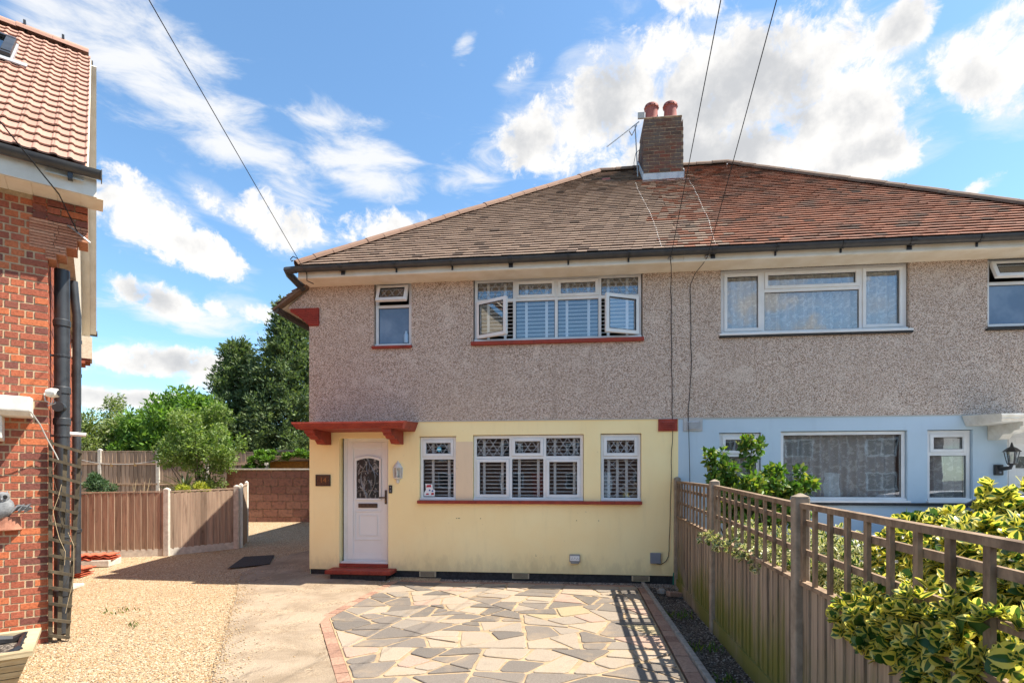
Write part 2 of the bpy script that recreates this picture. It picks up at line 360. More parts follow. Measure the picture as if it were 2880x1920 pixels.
def mk_wood(name, a, bcol, dk, moss=None, grain=(26, 26, 1.3), vary=.35):
    m, k, b = base(name, .9, .15); p = pos(k); r = rnd(k)
    o = k.new('ShaderNodeCombineXYZ'); [k.l.new(k.math('MULTIPLY', r, 7), o.inputs[i]) for i in range(3)]
    q = k.vmath('ADD', k.scale(p, grain), o.outputs[0])
    n = k.noise(q, 1, 6, .62, .6)
    c = k.mix(k.smooth(n, .32, .68), a, bcol)
    c = k.mix(k.math('MULTIPLY', k.smooth(k.noise(k.scale(q, (.35, .35, .8)), 1, 5, .6), .52, .72), .75), c, dk)
    kn = k.smooth(k.voro(k.vmath('ADD', k.scale(p, (1, 1, .6)), o.outputs[0]), 4.5), .13, .05); c = k.mix(k.math('MULTIPLY', kn, .6), c, dk)
    v = k.math('ADD', 1-vary/2, k.math('MULTIPLY', r, vary)); cc = k.new('ShaderNodeCombineXYZ'); [k.l.new(v, cc.inputs[i]) for i in range(3)]
    c = k.mix(1.0, c, cc.outputs[0], 'MULTIPLY')
    if moss:
        sp = k.new('ShaderNodeSeparateXYZ'); k.l.new(p, sp.inputs[0])
        hgt = k.smooth(k.math('ADD', sp.outputs[2], k.math('MULTIPLY', k.math('SUBTRACT', k.noise(k.scale(p, (9, 9, 1)), 1, 4), .5), 1.1)), .78, .15)
        c = k.mix(k.math('MULTIPLY', hgt, k.math('MULTIPLY', k.smooth(k.noise(p, 1.1, 3), .36, .58), .92)), c, moss)
    k.put(b.inputs['Base Color'], c); bump(k, b, n, .5, .008)
mk_wood('fence_wood', lin(162, 140, 120), lin(138, 117, 100), lin(102, 85, 72), vary=.6)
mk_wood('old_wood', lin(166, 148, 128), lin(138, 122, 106), lin(84, 73, 64), moss=lin(120, 118, 54), vary=.3)
mk_wood('trellis_wood', lin(150, 128, 106), lin(116, 97, 80), lin(84, 69, 57), grain=(14, 14, 6), vary=.25)
mk_wood('grey_trellis', lin(92, 82, 66), lin(72, 64, 52), lin(48, 43, 36), grain=(14, 14, 6), vary=.25)
mk_wood('planter_wood', lin(186, 172, 140), lin(160, 142, 110), lin(128, 112, 88), grain=(3, 3, 20), vary=.3)
def leaf(name, cols, trans=.35, rough=.5):
    m, k, b = base(name, rough, .4); r = rnd(k)
    c = k.ramp(r, cols); k.put(b.inputs['Base Color'], c)
    out = k.n['Material Output']; t = k.new('ShaderNodeBsdfTranslucent'); k.put(t.inputs[0], k.mix(1.0, c, (1.25, 1.35, .6), 'MULTIPLY'))
    mx = k.new('ShaderNodeMixShader'); mx.inputs[0].default_value = trans
    k.l.new(b.outputs[0], mx.inputs[1]); k.l.new(t.outputs[0], mx.inputs[2]); k.l.new(mx.outputs[0], out.inputs[0])
leaf('conifer_leaf', [(0, (.055, .095, .04)), (.5, (.10, .15, .06)), (1, (.20, .25, .11))], .33, .6)
leaf('laurel_leaf', [(0, (.07, .15, .022)), (.6, (.12, .23, .032)), (1, (.19, .31, .05))], .4)
leaf('pale_leaf', [(0, (.11, .16, .04)), (.6, (.17, .22, .06)), (.85, (.23, .27, .10)), (1, (.42, .42, .25))], .35)
leaf('birch_leaf', [(0, (.10, .17, .04)), (.6, (.17, .24, .06)), (1, (.27, .34, .11))], .45)
leaf('rose_leaf', [(0, (.05, .12, .02)), (.5, (.085, .18, .028)), (.8, (.17, .27, .04)), (1, (.36, .33, .06))], .35)
leaf('yucca_leaf', [(0, (.06, .09, .035)), (1, (.13, .16, .07))], .2)
leaf('shrub_leaf', [(0, (.04, .085, .035)), (1, (.09, .15, .06))], .25)
leaf('lime_leaf', [(0, (.22, .26, .02)), (1, (.38, .38, .04))], .3)
leaf('eu_green', [(0, (.03, .085, .02)), (.6, (.05, .12, .028)), (1, (.08, .16, .04))], .3, .3)
leaf('eu_yellow', [(0, (.60, .52, .10)), (.5, (.74, .62, .15)), (.85, (.80, .70, .24)), (1, (.45, .46, .08))], .42, .35)
leaf('eu_cream', [(0, (.55, .50, .26)), (1, (.68, .63, .40))], .3, .4)
leaf('grass_leaf', [(0, (.06, .10, .02)), (1, (.14, .18, .04))], .3)

# ------------------------------------------------------------------ mesh helpers
class MB:
    def __init__(s): s.v = []; s.f = []; s.m = []
    def add(s, vs, fs, mi=0):
        o = len(s.v); s.v += [tuple(v) for v in vs]; s.f += [tuple(i+o for i in f) for f in fs]; s.m += [mi]*len(fs)
        return s
    def box(s, x0, x1, y0, y1, z0, z1, mi=0, M=None):
        vs = [(x, y, z) for z in (z0, z1) for y in (y0, y1) for x in (x0, x1)]
        if M is not None: vs = [tuple(M @ Vector(v)) for v in vs]
        return s.add(vs, [(0, 2, 3, 1), (4, 5, 7, 6), (0, 1, 5, 4), (2, 6, 7, 3), (0, 4, 6, 2), (1, 3, 7, 5)], mi)
    def quad(s, *p, mi=0): return s.add(p, [tuple(range(len(p)))], mi)
    def bar(s, a, b, w, h, up=(0, 0, 1), mi=0):
        a, b = Vector(a), Vector(b); d = (b-a); L = d.length; d.normalize()
        side = d.cross(Vector(up))
        if side.length < 1e-4: side = d.cross(Vector((1, 0, 0)))
        side.normalize(); u = side.cross(d)
        vs = [p+side*(i*w/2)+u*(j*h/2) for p in (a, b) for i, j in ((-1, -1), (1, -1), (1, 1), (-1, 1))]
        return s.add(vs, [(0, 1, 2, 3), (7, 6, 5, 4), (0, 4, 5, 1), (1, 5, 6, 2), (2, 6, 7, 3), (3, 7, 4, 0)], mi)
    def tube(s, pts, r, n=8, cap=True, mi=0):
        pts = [Vector(p) for p in pts]; rs = r if isinstance(r, (list, tuple)) else [r]*len(pts)
        o = len(s.v); ref = None
        for i, p in enumerate(pts):
            t = (pts[min(i+1, len(pts)-1)]-pts[max(i-1, 0)]).normalized()
            if ref is None: ref = t.orthogonal().normalized()
            ref = (ref-t*ref.dot(t)); ref = ref.normalized() if ref.length > 1e-5 else t.orthogonal().normalized()
            bi = t.cross(ref)
            s.v += [tuple(p+ref*(rs[i]*math.cos(2*math.pi*k/n))+bi*(rs[i]*math.sin(2*math.pi*k/n))) for k in range(n)]
        nf = 0
        for i in range(len(pts)-1):
            for k in range(n):
                a = o+i*n+k; b = o+i*n+(k+1) % n; s.f.append((a, b, b+n, a+n)); nf += 1
        if cap:
            s.f.append(tuple(o+k for k in reversed(range(n)))); s.f.append(tuple(o+(len(pts)-1)*n+k for k in range(n))); nf += 2
        s.m += [mi]*nf
        return s
    def lathe(s, prof, c=(0, 0, 0), n=16, mi=0, sx=1, sy=1):
        o = len(s.v)
        for r, z in prof: s.v += [(c[0]+sx*r*math.cos(2*math.pi*k/n), c[1]+sy*r*math.sin(2*math.pi*k/n), c[2]+z) for k in range(n)]
        nf = 0
        for i in range(len(prof)-1):
            for k in range(n):
                a = o+i*n+k; b = o+i*n+(k+1) % n; s.f.append((a, b, b+n, a+n)); nf += 1
        s.f.append(tuple(o+k for k in reversed(range(n)))); s.f.append(tuple(o+(len(prof)-1)*n+k for k in range(n)))
        s.m += [mi]*(nf+2); return s
    def prism(s, poly, ax, a0, a1, mi=0):
        """poly: 2-D outline extruded along axis ax"""
        def P(p, a):
            return {0: (a, p[0], p[1]), 1: (p[0], a, p[1]), 2: (p[0], p[1], a)}[ax]
        n = len(poly)
        return s.add([P(p, a0) for p in poly]+[P(p, a1) for p in poly],
                     [tuple(range(n-1, -1, -1)), tuple(range(n, 2*n))]+[(i, (i+1) % n, (i+1) % n+n, i+n) for i in range(n)], mi)
    def mesh(s, name, mats):
        me = bpy.data.meshes.new(name); me.from_pydata(s.v, [], s.f)
        for m in (mats if isinstance(mats, (list, tuple)) else [mats]): me.materials.append(MATS[m])
        if any(s.m): me.polygons.foreach_set('material_index', s.m)
        me.validate(); me.update()
        return me
    def build(s, name, mats, parent=None, smooth=False, loc=(0, 0, 0), rot=(0, 0, 0), bevel=0):
        me = s.mesh(name, mats)
        import bmesh
        bm = bmesh.new(); bm.from_mesh(me); bmesh.ops.recalc_face_normals(bm, faces=bm.faces); bm.to_mesh(me); bm.free()
        if smooth: me.polygons.foreach_set('use_smooth', [True]*len(me.polygons)); me.set_sharp_from_angle(angle=R(38))
        return place(name, me, parent, loc, rot, bevel)
def place(name, me, parent=None, loc=(0, 0, 0), rot=(0, 0, 0), bevel=0):
    o = bpy.data.objects.new(name, me); col.objects.link(o); o.location = loc; o.rotation_euler = rot
    if parent: o.parent = parent
    if bevel:
        md = o.modifiers.new('bevel', 'BEVEL'); md.width = bevel; md.segments = 2; md.limit_method = 'ANGLE'
    return o
def tag(o, label=None, cat=None, group=None, kind=None):
    for k, v in (('label', label), ('category', cat), ('group', group), ('kind', kind)):
        if v: o[k] = v
    return o
def thing(name, label, cat, loc=(0, 0, 0), rz=0, group=None):
    o = bpy.data.objects.new(name, None); col.objects.link(o); o.location = loc; o.rotation_euler = (0, 0, rz); o.empty_display_size = .2
    return tag(o, label, cat, group)
def np_mesh(name, V, F, mats, mi=None):
    me = bpy.data.meshes.new(name); V = np.asarray(V, dtype=np.float32); F = np.asarray(F, dtype=np.int32)
    me.vertices.add(len(V)); me.vertices.foreach_set('co', V.ravel())
    n, w = F.shape
    me.loops.add(n*w); me.loops.foreach_set('vertex_index', F.ravel())
    me.polygons.add(n); me.polygons.foreach_set('loop_start', np.arange(0, n*w, w, dtype=np.int32)); me.polygons.foreach_set('loop_total', np.full(n, w, dtype=np.int32))
    for m in (mats if isinstance(mats, (list, tuple)) else [mats]): me.materials.append(MATS[m])
    if mi is not None: me.polygons.foreach_set('material_index', np.asarray(mi, dtype=np.int32))
    me.update(calc_edges=True); return me
def unit(a): return a/np.maximum(np.linalg.norm(a, axis=-1, keepdims=True), 1e-6)
def leaf_cards(P, D, L, W, fold=.25):
    """one folded leaf per point"""
    n = len(P); D = unit(D); S = unit(np.cross(D, RNG.normal(size=(n, 3)))); N = np.cross(S, D)
    L = np.asarray(L).reshape(-1, 1)*np.ones((n, 1)); W = np.asarray(W).reshape(-1, 1)*np.ones((n, 1))
    mid = P+D*L*.45
    V = np.stack([P, mid+S*W+N*W*fold, P+D*L-N*L*.08, mid-S*W+N*W*fold], 1).reshape(-1, 3)
    i = np.arange(n)[:, None]*4
    F = np.concatenate([i+np.array([[0, 1, 2]]), i+np.array([[0, 2, 3]])], 1).reshape(-1, 3)
    return V, F
def in_blobs(blobs, n, shell=.45):
    """points inside ellipsoids, thicker towards the skin; blobs: (c, r)"""
    vol = np.array([b[1][0]*b[1][1]*b[1][2] for b in blobs])**(2/3); pick = RNG.choice(len(blobs), n, p=vol/vol.sum())
    C = np.array([b[0] for b in blobs])[pick]; Rr = np.array([b[1] for b in blobs])[pick]
    d = unit(RNG.normal(size=(n, 3))); t = RNG.random((n, 1))**shell
    return C+d*Rr*t, d

# ------------------------------------------------------------------ ground
def rise(y): return .06*min(max(0, y-9), 10)+(.0 if y < 9 else 0)
def sheet(name, rows, mat, skirt=0, kind='structure'):
    """rows: list of (y, x_left, x_right, z, n) -> a strip surface"""
    b = MB(); n = rows[0][4]
    for (y, xl, xr, z, _) in rows: b.v += [(xl+(xr-xl)*i/n, y, z) for i in range(n+1)]
    for j in range(len(rows)-1):
        for i in range(n):
            a = j*(n+1)+i; b.f.append((a, a+1, a+n+2, a+n+1)); b.m.append(0)
    if skirt:
        bl = [j*(n+1) for j in range(len(rows))]; br = [j*(n+1)+n for j in range(len(rows))]
        for lst in (bl, br):
            for p, q in zip(lst, lst[1:]):
                v0, v1 = b.v[p], b.v[q]; b.quad(v0, v1, (v1[0], v1[1], v1[2]-skirt), (v0[0], v0[1], v0[2]-skirt))
        for r_ in (0, len(rows)-1):
            v0, v1 = b.v[r_*(n+1)], b.v[r_*(n+1)+n]; b.quad(v0, v1, (v1[0], v1[1], v1[2]-skirt), (v0[0], v0[1], v0[2]-skirt))
    o = b.build(name, mat); return tag(o, kind=kind)
def ipl(y, pts):
    if y <= pts[0][0]: return pts[0][1]
    for (a, va), (c, vc) in zip(pts, pts[1:]):
        if y <= c: return va+(vc-va)*(y-a)/(c-a)
    return pts[-1][1]
b = MB(); b.quad((-600, -600, -.14), (600, -600, -.14), (600, 600, -.14), (-600, 600, -.14)); tag(b.build('ground', 'asphalt'), kind='structure')
b = MB(); b.quad((-40, -30, -.02), (40, -30, -.02), (40, 1.9, -.02), (-40, 1.9, -.02)); tag(b.build('road', 'asphalt'), kind='structure')
ys = [1.6+i*.8 for i in range(10)]+[9+.5*i for i in range(21)]+[24, 32, 60]
sheet('gravel_yard', [(y, -26, -1.2, rise(y), 12) for y in ys], 'gravel')
conL = [(1.9, -1.3), (4.528, -2.487), (8.477, -4.265), (8.7, -4.42), (9.6, -4.75), (11.6, -4.5), (12, -3.9)]
conR = [(1.9, -.32), (4.528, -1.46), (6.58, -2.36), (6.75, -2.32), (8.9, -1.98), (9.1, -2.6), (9.3, -3.45), (12, -3.2)]
cy_ = [1.9+.55*i for i in range(19)]
sheet('concrete_path', [(y, ipl(y, conL)+.012*math.sin(y*5.1), ipl(y, conR), rise(y)+.012, 6) for y in cy_], 'path_concrete', skirt=.05)
# house strip of loose stones, soil bed, neighbour's drive
patL = [(1.9, -.21), (4.528, -1.33), (6.6, -2.215), (8.84, -1.9)]
patR = [(1.9, 1.13), (4.528, 1.455), (8.5, 1.945)]
patio = MB(); rows = [(y, ipl(y, patL), ipl(y, patR)) for y in (1.9, 3.2, 4.528, 5.6, 6.6, 7.7, 8.5)]
O2 = (-3.5284, 9.4626); TH = R(6.5)
def HW(u, v, z=0):   # facade coordinates to world
    return (O2[0]+u*math.cos(TH)-v*math.sin(TH), O2[1]-u*math.sin(TH)-v*math.cos(TH), z)
pat_out = [(-.21, 1.9), (1.13, 1.9), (1.945, 8.50), (-1.88, 8.93), (-2.215, 6.6), (-1.33, 4.528)]
pb = MB(); pb.prism(pat_out, 2, -.12, .006)
patio_o = tag(pb.build('patio', 'patio_mortar'), kind='structure')
sb = MB(); sb.prism([HW(1.35, .52)[:2], HW(6.2, .30)[:2], HW(6.2, -.02)[:2], HW(1.35, -.02)[:2]], 2, -.10, -.004)
tag(sb.build('stone_strip', 'house_strip'), kind='structure')
kl = [(1.9, 1.36), (4.528, 1.645), (8.7, 2.10)]; fl = [(1.9, 1.75), (4.5, 2.10), (8.8, 2.66)]
sheet('soil_bed', [(y, ipl(y, kl)-.02, ipl(y, fl)+.12, -.07+.012*math.sin(7*y), 4) for y in [1.9+.5*i for i in range(14)]], 'soil')
nd = MB(); nd.quad((ipl(1.9, fl)+.1, 1.9, -.03), (14, 1.9, -.03), (14, 8.6, -.03), (2.75, 9.0, -.03)); tag(nd.build('neighbour_drive', 'path_concrete'), kind='structure')
# kerb edging stones
for i in range(7):
    y0 = 1.95+i*.97; y1 = y0+.96; a = Vector((ipl(y0, kl), y0, -.035)); c = Vector((ipl(y1, kl), y1, -.035))
    kb = MB(); kb.bar(a, c, .055, .16); o = kb.build('edging_stone', 'kerb_concrete', patio_o, bevel=.008)
# brick borders
def brick_run(path, w, step, name='border_brick', z=.0):
    me = None
    for (p, q) in zip(path, path[1:]):
        p, q = Vector((*p, z)), Vector((*q, z)); L = (q-p).length; n = max(1, round(L/step)); d = (q-p)/n
        ang = math.atan2(d.y, d.x)
        bm_ = MB().box(-.5*d.length+.004, .5*d.length-.004, -w/2, w/2, -.06, .012); me = bm_.mesh(name, 'border_brick')
        for i in range(n):
            c = p+d*(i+.5); place(name, me, patio_o, (c.x, c.y, z+random.uniform(-.003, .004)), (random.uniform(-.012, .012), random.uniform(-.02, .02), ang+random.uniform(-.01, .01)), .004)
brick_run([(-1.925, 8.98), (-2.285, 6.6), (-1.395, 4.528), (-.30, 1.95)], .115, .225)
brick_run([(2.02, 8.45), (1.54, 4.528), (1.23, 1.95)], .13, .22)
brick_run([(-1.85, 8.98), (1.93, 8.56)], .11, .225)

# crazy paving: irregular stones cut from a jittered net
def clip_poly(poly, px, py, nx, ny):
    out = []
    for i in range(len(poly)):
        a, c = poly[i], poly[(i+1) % len(poly)]
        da = (a[0]-px)*nx+(a[1]-py)*ny; dc = (c[0]-px)*nx+(c[1]-py)*ny
        if da <= 0: out.append(a)
        if da*dc < 0:
            t = da/(da-dc); out.append((a[0]+(c[0]-a[0])*t, a[1]+(c[1]-a[1])*t))
    return out
def area(p): return .5*sum(p[i][0]*p[(i+1) % len(p)][1]-p[(i+1) % len(p)][0]*p[i][1] for i in range(len(p)))
def inset(poly, g):
    ctr = (sum(p[0] for p in poly)/len(poly), sum(p[1] for p in poly)/len(poly)); out = list(poly); n = len(poly)
    for i in range(n):
        a, c = poly[i], poly[(i+1) % n]; dx, dy = c[0]-a[0], c[1]-a[1]; L = math.hypot(dx, dy)
        if L < 1e-4: continue
        nx, ny = dy/L, -dx/L
        gg = g*random.uniform(.55, 1.5)
        out = clip_poly(out, a[0]-nx*gg, a[1]-ny*gg, nx, ny)
        if len(out) < 3: return []
    return out
rs = random.Random(21)
def slice_poly(poly, target):
    A = abs(area(poly))
    if A < target*rs.uniform(.7, 1.75): return [poly]
    cx_ = sum(p[0] for p in poly)/len(poly); cy2 = sum(p[1] for p in poly)/len(poly)
    xx = sum((p[0]-cx_)**2 for p in poly); yy = sum((p[1]-cy2)**2 for p in poly)*1.5; xy = sum((p[0]-cx_)*(p[1]-cy2) for p in poly)
    ang = .5*math.atan2(2*xy, xx-yy)+rs.gauss(0, .24)
    nx, ny = math.cos(ang), math.sin(ang); off = rs.uniform(-.16, .16)*math.sqrt(A)
    px, py = cx_+nx*off, cy2+ny*off
    p1, p2 = clip_poly(poly, px, py, nx, ny), clip_poly(poly, px, py, -nx, -ny)
    if min(len(p1), len(p2)) < 3: return [poly]
    return slice_poly(p1, target)+slice_poly(p2, target)
for poly in slice_poly(list(pat_out), .135):
    if max(p[1] for p in poly) < 1.9: continue
    if area(poly) < 0: poly = poly[::-1]
    poly = inset(poly, .016)
    if len(poly) < 3 or abs(area(poly)) < .006: continue
    # blunt the sharpest corners
    cut = []
    for i in range(len(poly)):
        a, p, c = Vector(poly[i-1]), Vector(poly[i]), Vector(poly[(i+1) % len(poly)]); e = rs.uniform(.012, .04)
        if (a-p).length > 3*e and (c-p).length > 3*e: cut += [tuple(p+(a-p).normalized()*e), tuple(p+(c-p).normalized()*e)]
        else: cut.append(tuple(p))
    poly = cut
    # roughen the outline
    rough = []
    for a, c in zip(poly, poly[1:]+poly[:1]):
        L = math.hypot(c[0]-a[0], c[1]-a[1]); n = max(1, int(L/.11)); rough += [(a[0]+(c[0]-a[0])*t/n+(rs.uniform(-.007, .007) if t else 0), a[1]+(c[1]-a[1])*t/n+(rs.uniform(-.007, .007) if t else 0)) for t in range(n)]
    cx_ = sum(a[0] for a in rough)/len(rough); cy2 = sum(a[1] for a in rough)/len(rough)
    top = .0145+rs.uniform(-.003, .004); n = len(rough); mb = MB()
    ins = lambda p_, f_: (cx_+(p_[0]-cx_)*f_, cy2+(p_[1]-cy2)*f_)
    lo = [(*a, -.01) for a in rough]; mi_ = [(*a, top-.005) for a in rough]; hi = [(*ins(a, .965), top) for a in rough]
    mb.add([(v[0]-cx_, v[1]-cy2, v[2]) for v in lo+mi_+hi], [(i2, (i2+1) % n, (i2+1) % n+n, i2+n) for i2 in range(n)]+[(i2+n, (i2+1) % n+n, (i2+1) % n+2*n, i2+2*n) for i2 in range(n)]+[tuple(range(2*n, 3*n))])
    o = mb.build('paving_stone', 'paving', patio_o, loc=(cx_, cy2, 0), rot=(rs.uniform(-.008, .008), rs.uniform(-.008, .008), 0))

# ------------------------------------------------------------------ the pair of houses
PW = 6.247                     # party line
EV, EZ, RB, RZ = .45, 5.20, 3.5, 8.62      # eave overhang and height, ridge depth and height
TF = (RZ-EZ)/(RB+EV)           # front pitch
UL, UR = 5.15, 7.95            # ridge ends
TS = (RZ-4.66)/(UL+.56)        # side pitch of the left hip, running down past the front eave
hY = thing('semi_detached_house', 'yellow-painted half of the pebbledashed pair, with red-trimmed canopy over a white door', 'house', (O2[0], O2[1], 0), -TH)
hB = thing('semi_detached_house', 'pale blue half of the pebbledashed pair, behind the trellis-topped fence', 'house', HW(PW, 0), -TH)

def wall_with_holes(u0, u1, z0, z1, holes, depth=.17, y=0):
    us = sorted({u0, u1, *[h[0] for h in holes], *[h[1] for h in holes]}); zs = sorted({z0, z1, *[h[2] for h in holes], *[h[3] for h in holes]})
    us = [u for u in us if u0 <= u <= u1]; zs = [z for z in zs if z0 <= z <= z1]
    m = MB()
    for a, c in zip(us, us[1:]):
        for d, e in zip(zs, zs[1:]):
            mu, mz = (a+c)/2, (d+e)/2
            if any(h[0] < mu < h[1] and h[2] < mz < h[3] for h in holes): continue
            m.quad((a, y, d), (c, y, d), (c, y, e), (a, y, e))
    for h in holes:
        a, c, d, e = h[:4]
        if e <= z0 or d >= z1: continue
        d, e = max(d, z0), min(e, z1)
        m.quad((a, y, d), (a, y+depth, d), (a, y+depth, e), (a, y, e)); m.quad((c, y, d), (c, y, e), (c, y+depth, e), (c, y+depth, d))
        if d > z0+1e-4: m.quad((a, y, d), (c, y, d), (c, y+depth, d), (a, y+depth, d))
        if e < z1-1e-4: m.quad((a, y, e), (a, y+depth, e), (c, y+depth, e), (c, y, e))
    return m
def ring(m, u0, u1, z0, z1, w, y0, y1, mi=0, wt=None, wb=None):
    wt = w if wt is None else wt; wb = w if wb is None else wb
    m.box(u0, u0+w, y0, y1, z0, z1, mi); m.box(u1-w, u1, y0, y1, z0, z1, mi)
    m.box(u0+w, u1-w, y0+.0006, y1-.0006, z1-wt, z1, mi); m.box(u0+w, u1-w, y0+.0006, y1-.0006, z0, z0+wb, mi)
def lattice(u0, u1, z0, z1, y, cell=.125, aspect=1.45, t=.0085, phase=0, n=None):
    m = MB(); w = u1-u0; h = z1-z0
    nn = n or max(2, round(w/cell)); cu = w/nn; cz = cu*aspect; k = cz/cu
    def clipseg(c, s):   # z = c + s*k*(u-u0)
        pts_ = []
        for u in (u0, u1):
            z = c+s*k*(u-u0)
            if z0 <= z <= z1: pts_.append((u, z))
        for z in (z0, z1):
            u = u0+(z-c)/(s*k)
            if u0 < u < u1: pts_.append((u, z))
        return pts_[:2] if len(pts_) >= 2 else None
    for s in (1, -1):
        c = z0-k*w-cz*2 + phase*cz
        while c < z1+k*w+cz*2:
            q = clipseg(c, s)
            if q and math.dist(*q) > .02: m.bar((q[0][0], y+(.0008 if s > 0 else 0), q[0][1]), (q[1][0], y+(.0008 if s > 0 else 0), q[1][1]), t, .003, up=(0, 1, 0))
            c += cz
    return m
def window(parent, u0, u1, z0, z1, mulls, trans, cells, y=.06, mat='upvc', label=None, fr=.05, sillh=.035):
    """cells: (u0,u1,z0,z1,style); style letters: s sash, o obscure, l lattice, t top-hung open, L/R side-hung open, x star lattice"""
    w = MB(); ring(w, u0, u1, z0, z1, fr, y, y+.07)
    for (u, a, c) in mulls: w.box(u-.024, u+.024, y+.001, y+.069, a+fr*.5, c-fr*.5)
    for (z, a, c) in trans: w.box(a+fr*.5, c-fr*.5, y+.002, y+.068, z-.024, z+.024)
    w.box(u0-.0, u1+.0, y-.045, y+.0, z0-.002, z0+sillh)
    win = w.build('window', mat, parent, bevel=.004)
    if label: win['label'] = label
    for (a, c, d, e, st) in cells:
        gmat = 'obscure_glass' if 'o' in st else 'glass'
        if any(q in st for q in 'tLR'):
            g = .062
            if 't' in st: piv = (0, y-.012, e); rot = (R(-24), 0, 0)
            elif 'L' in st: piv = (a, y-.012, 0); rot = (0, 0, R(-27))
            else: piv = (c, y-.012, 0); rot = (0, 0, R(24))
            px, py, pz = piv
            s = MB(); ring(s, a-px, c-px, d-pz, e-pz, g, -.03, .025); sash = s.build('sash', mat, win, loc=piv, rot=rot, bevel=.004)
            pg = MB(); pg.box(a+g-px, c-g-px, -.004, .004, d+g-pz, e-g-pz); pg.build('pane', gmat, win, loc=piv, rot=rot)
            if 'l' in st: lattice(a+g-px, c-g-px, d+g-pz, e-g-pz, -.008).build('leading', 'lead', win, loc=piv, rot=rot)
            gk = MB(); ring(gk, a+g-.006-px, c-g+.006-px, d+g-.006-pz, e-g+.006-pz, .008, -.033, -.004); gk.build('gasket', 'black_plastic', win, loc=piv, rot=rot)
            if 't' in st:
                stay = MB(); stay.bar((c-.02, y+.01, e-.06), (c-.02, y-.10, d+.05), .012, .012); stay.build('stay', 'lead', win)
            else:
                hx = c-.03 if 'L' in st else a+.03
                hd = MB(); hd.bar((hx-px, .04, d+.25-pz), (hx-px, .04, d+.37-pz), .014, .02); hd.build('handle', 'upvc', win, loc=piv, rot=rot)
            continue
        g = 0
        if 's' in st:
            g = .05; s = MB(); ring(s, a, c, d, e, g, y-.014, y+.05); s.build('sash', mat, win, bevel=.004)
        pg = MB(); pg.box(a+g, c-g, y+.028, y+.036, d+g, e-g); pg.build('pane', gmat, win)
        gk = MB(); ring(gk, a+g, c-g, d+g, e-g, .007, y+.018, y+.027); gk.build('gasket', 'black_plastic', win)
        if 'l' in st: lattice(a+g, c-g, d+g, e-g, y+.022).build('leading', 'lead', win)
        if 'x' in st:
            lattice(a+g, c-g, d+g, e-g, y+.022, n=2, aspect=1.0, phase=.5, t=.006).build('leading', 'lead', win)
    return win
def cellgrid(us, zs, styles, h=.025):
    """cells between frame/mullion/transom lines; styles rows bottom to top"""
    out = []
    for r_, row in enumerate(styles):
        for i, st in enumerate(row):
            a, c, d, e = us[i], us[i+1], zs[r_], zs[r_+1]
            out.append((a+(h if i else .05), c-(h if i < len(us)-2 else .05), d+(h if r_ else .05), e-(h if r_ < len(zs)-2 else .05), st))
    return out

# openings (facade metres)
yU = [(1.165, 1.83, 3.95, 5.06), (2.895, 5.685, 3.98, 5.06)]
yL = [(1.965, 2.60, 1.32, 2.415), (2.89, 4.735, 1.32, 2.43), (5.01, 5.665, 1.32, 2.435), (.54, 1.418, .17, 2.40)]
bU = [(6.905-PW, 9.705-PW, 3.97, 5.06), (10.80-PW, 11.46-PW, 3.97, 5.06)]
bL = [(6.885-PW, 7.525-PW, 1.33, 2.43), (7.82-PW, 9.68-PW, 1.33, 2.445), (9.965-PW, 10.605-PW, 1.33, 2.445), (11.08-PW, 11.96-PW, .17, 2.40)]
BW = 6.30
def shell(par, W, holesU, holesL, colmat, left, right):
    wall_with_holes(0, W, 2.67, 5.062, holesU).build('upper_wall', 'pebbledash', par)
    wl = wall_with_holes(0, W, .13, 2.668, holesL, y=.012); wl.build('lower_wall', colmat, par)
    bd = MB(); bd.box(0, W, -.004, .011, 2.661, 2.675); bd.build('drip_bead', 'cable_white', par)
    pl = MB(); pl.quad((0, .035, -.1), (W, .035, -.1), (W, .035, .129), (0, .035, .129)); pl.quad((0, .012, .13), (W, .012, .13), (W, .035, .129), (0, .035, .129)); pl.build('plinth', 'black_paint', par)
    bk = MB(); bk.quad((0, 7, -.1), (W, 7, -.1), (W, 7, 5.1), (0, 7, 5.1)); bk.build('back_wall', 'pebbledash', par)
    if left:
        s = MB(); s.quad((0, .0, 2.67), (0, 7, 2.67), (0, 7, 5.06), (0, .0, 5.06)); s.build('side_wall', 'pebbledash', par)
        s = MB(); s.quad((.012, .012, -.1), (.012, 7, -.1), (.012, 7, 2.669), (.012, .012, 2.669)); s.build('side_wall', colmat, par)
    if right:
        s = MB(); s.quad((W, 0, -.1), (W, 7, -.1), (W, 7, 5.06), (W, 0, 5.06)); s.build('side_wall', 'pebbledash', par)
    # rooms behind the glass
    rm = MB()
    rm.quad((.02, .2, 2.52), (W-.02, .2, 2.52), (W-.02, 6.9, 2.52), (.02, 6.9, 2.52)); rm.quad((.02, .2, .15), (W-.02, .2, .15), (W-.02, 6.9, .15), (.02, 6.9, .15))
    rm.quad((.02, .2, 5.04), (W-.02, .2, 5.04), (W-.02, 6.9, 5.04), (.02, 6.9, 5.04))
    for x in (.03, 1.75 if left else 1.0, W-.03): rm.quad((x, .2, 0), (x, 4.2, 0), (x, 4.2, 5.0), (x, .2, 5.0))
    rm.quad((.02, 3.8, 0), (W-.02, 3.8, 0), (W-.02, 3.8, 5.0), (.02, 3.8, 5.0))
    rm.build('room', 'room', par)
shell(hY, PW, yU, yL, 'yellow_render', True, False)
shell(hB, BW, bU, bL, 'blue_render', False, True)
# pale unpainted pier between the yellow house's windows
pr = MB(); pr.box(2.603, 2.888, .006, .0118, 1.335, 2.32); pr.build('wall_patch', 'cream_reveal', hY)

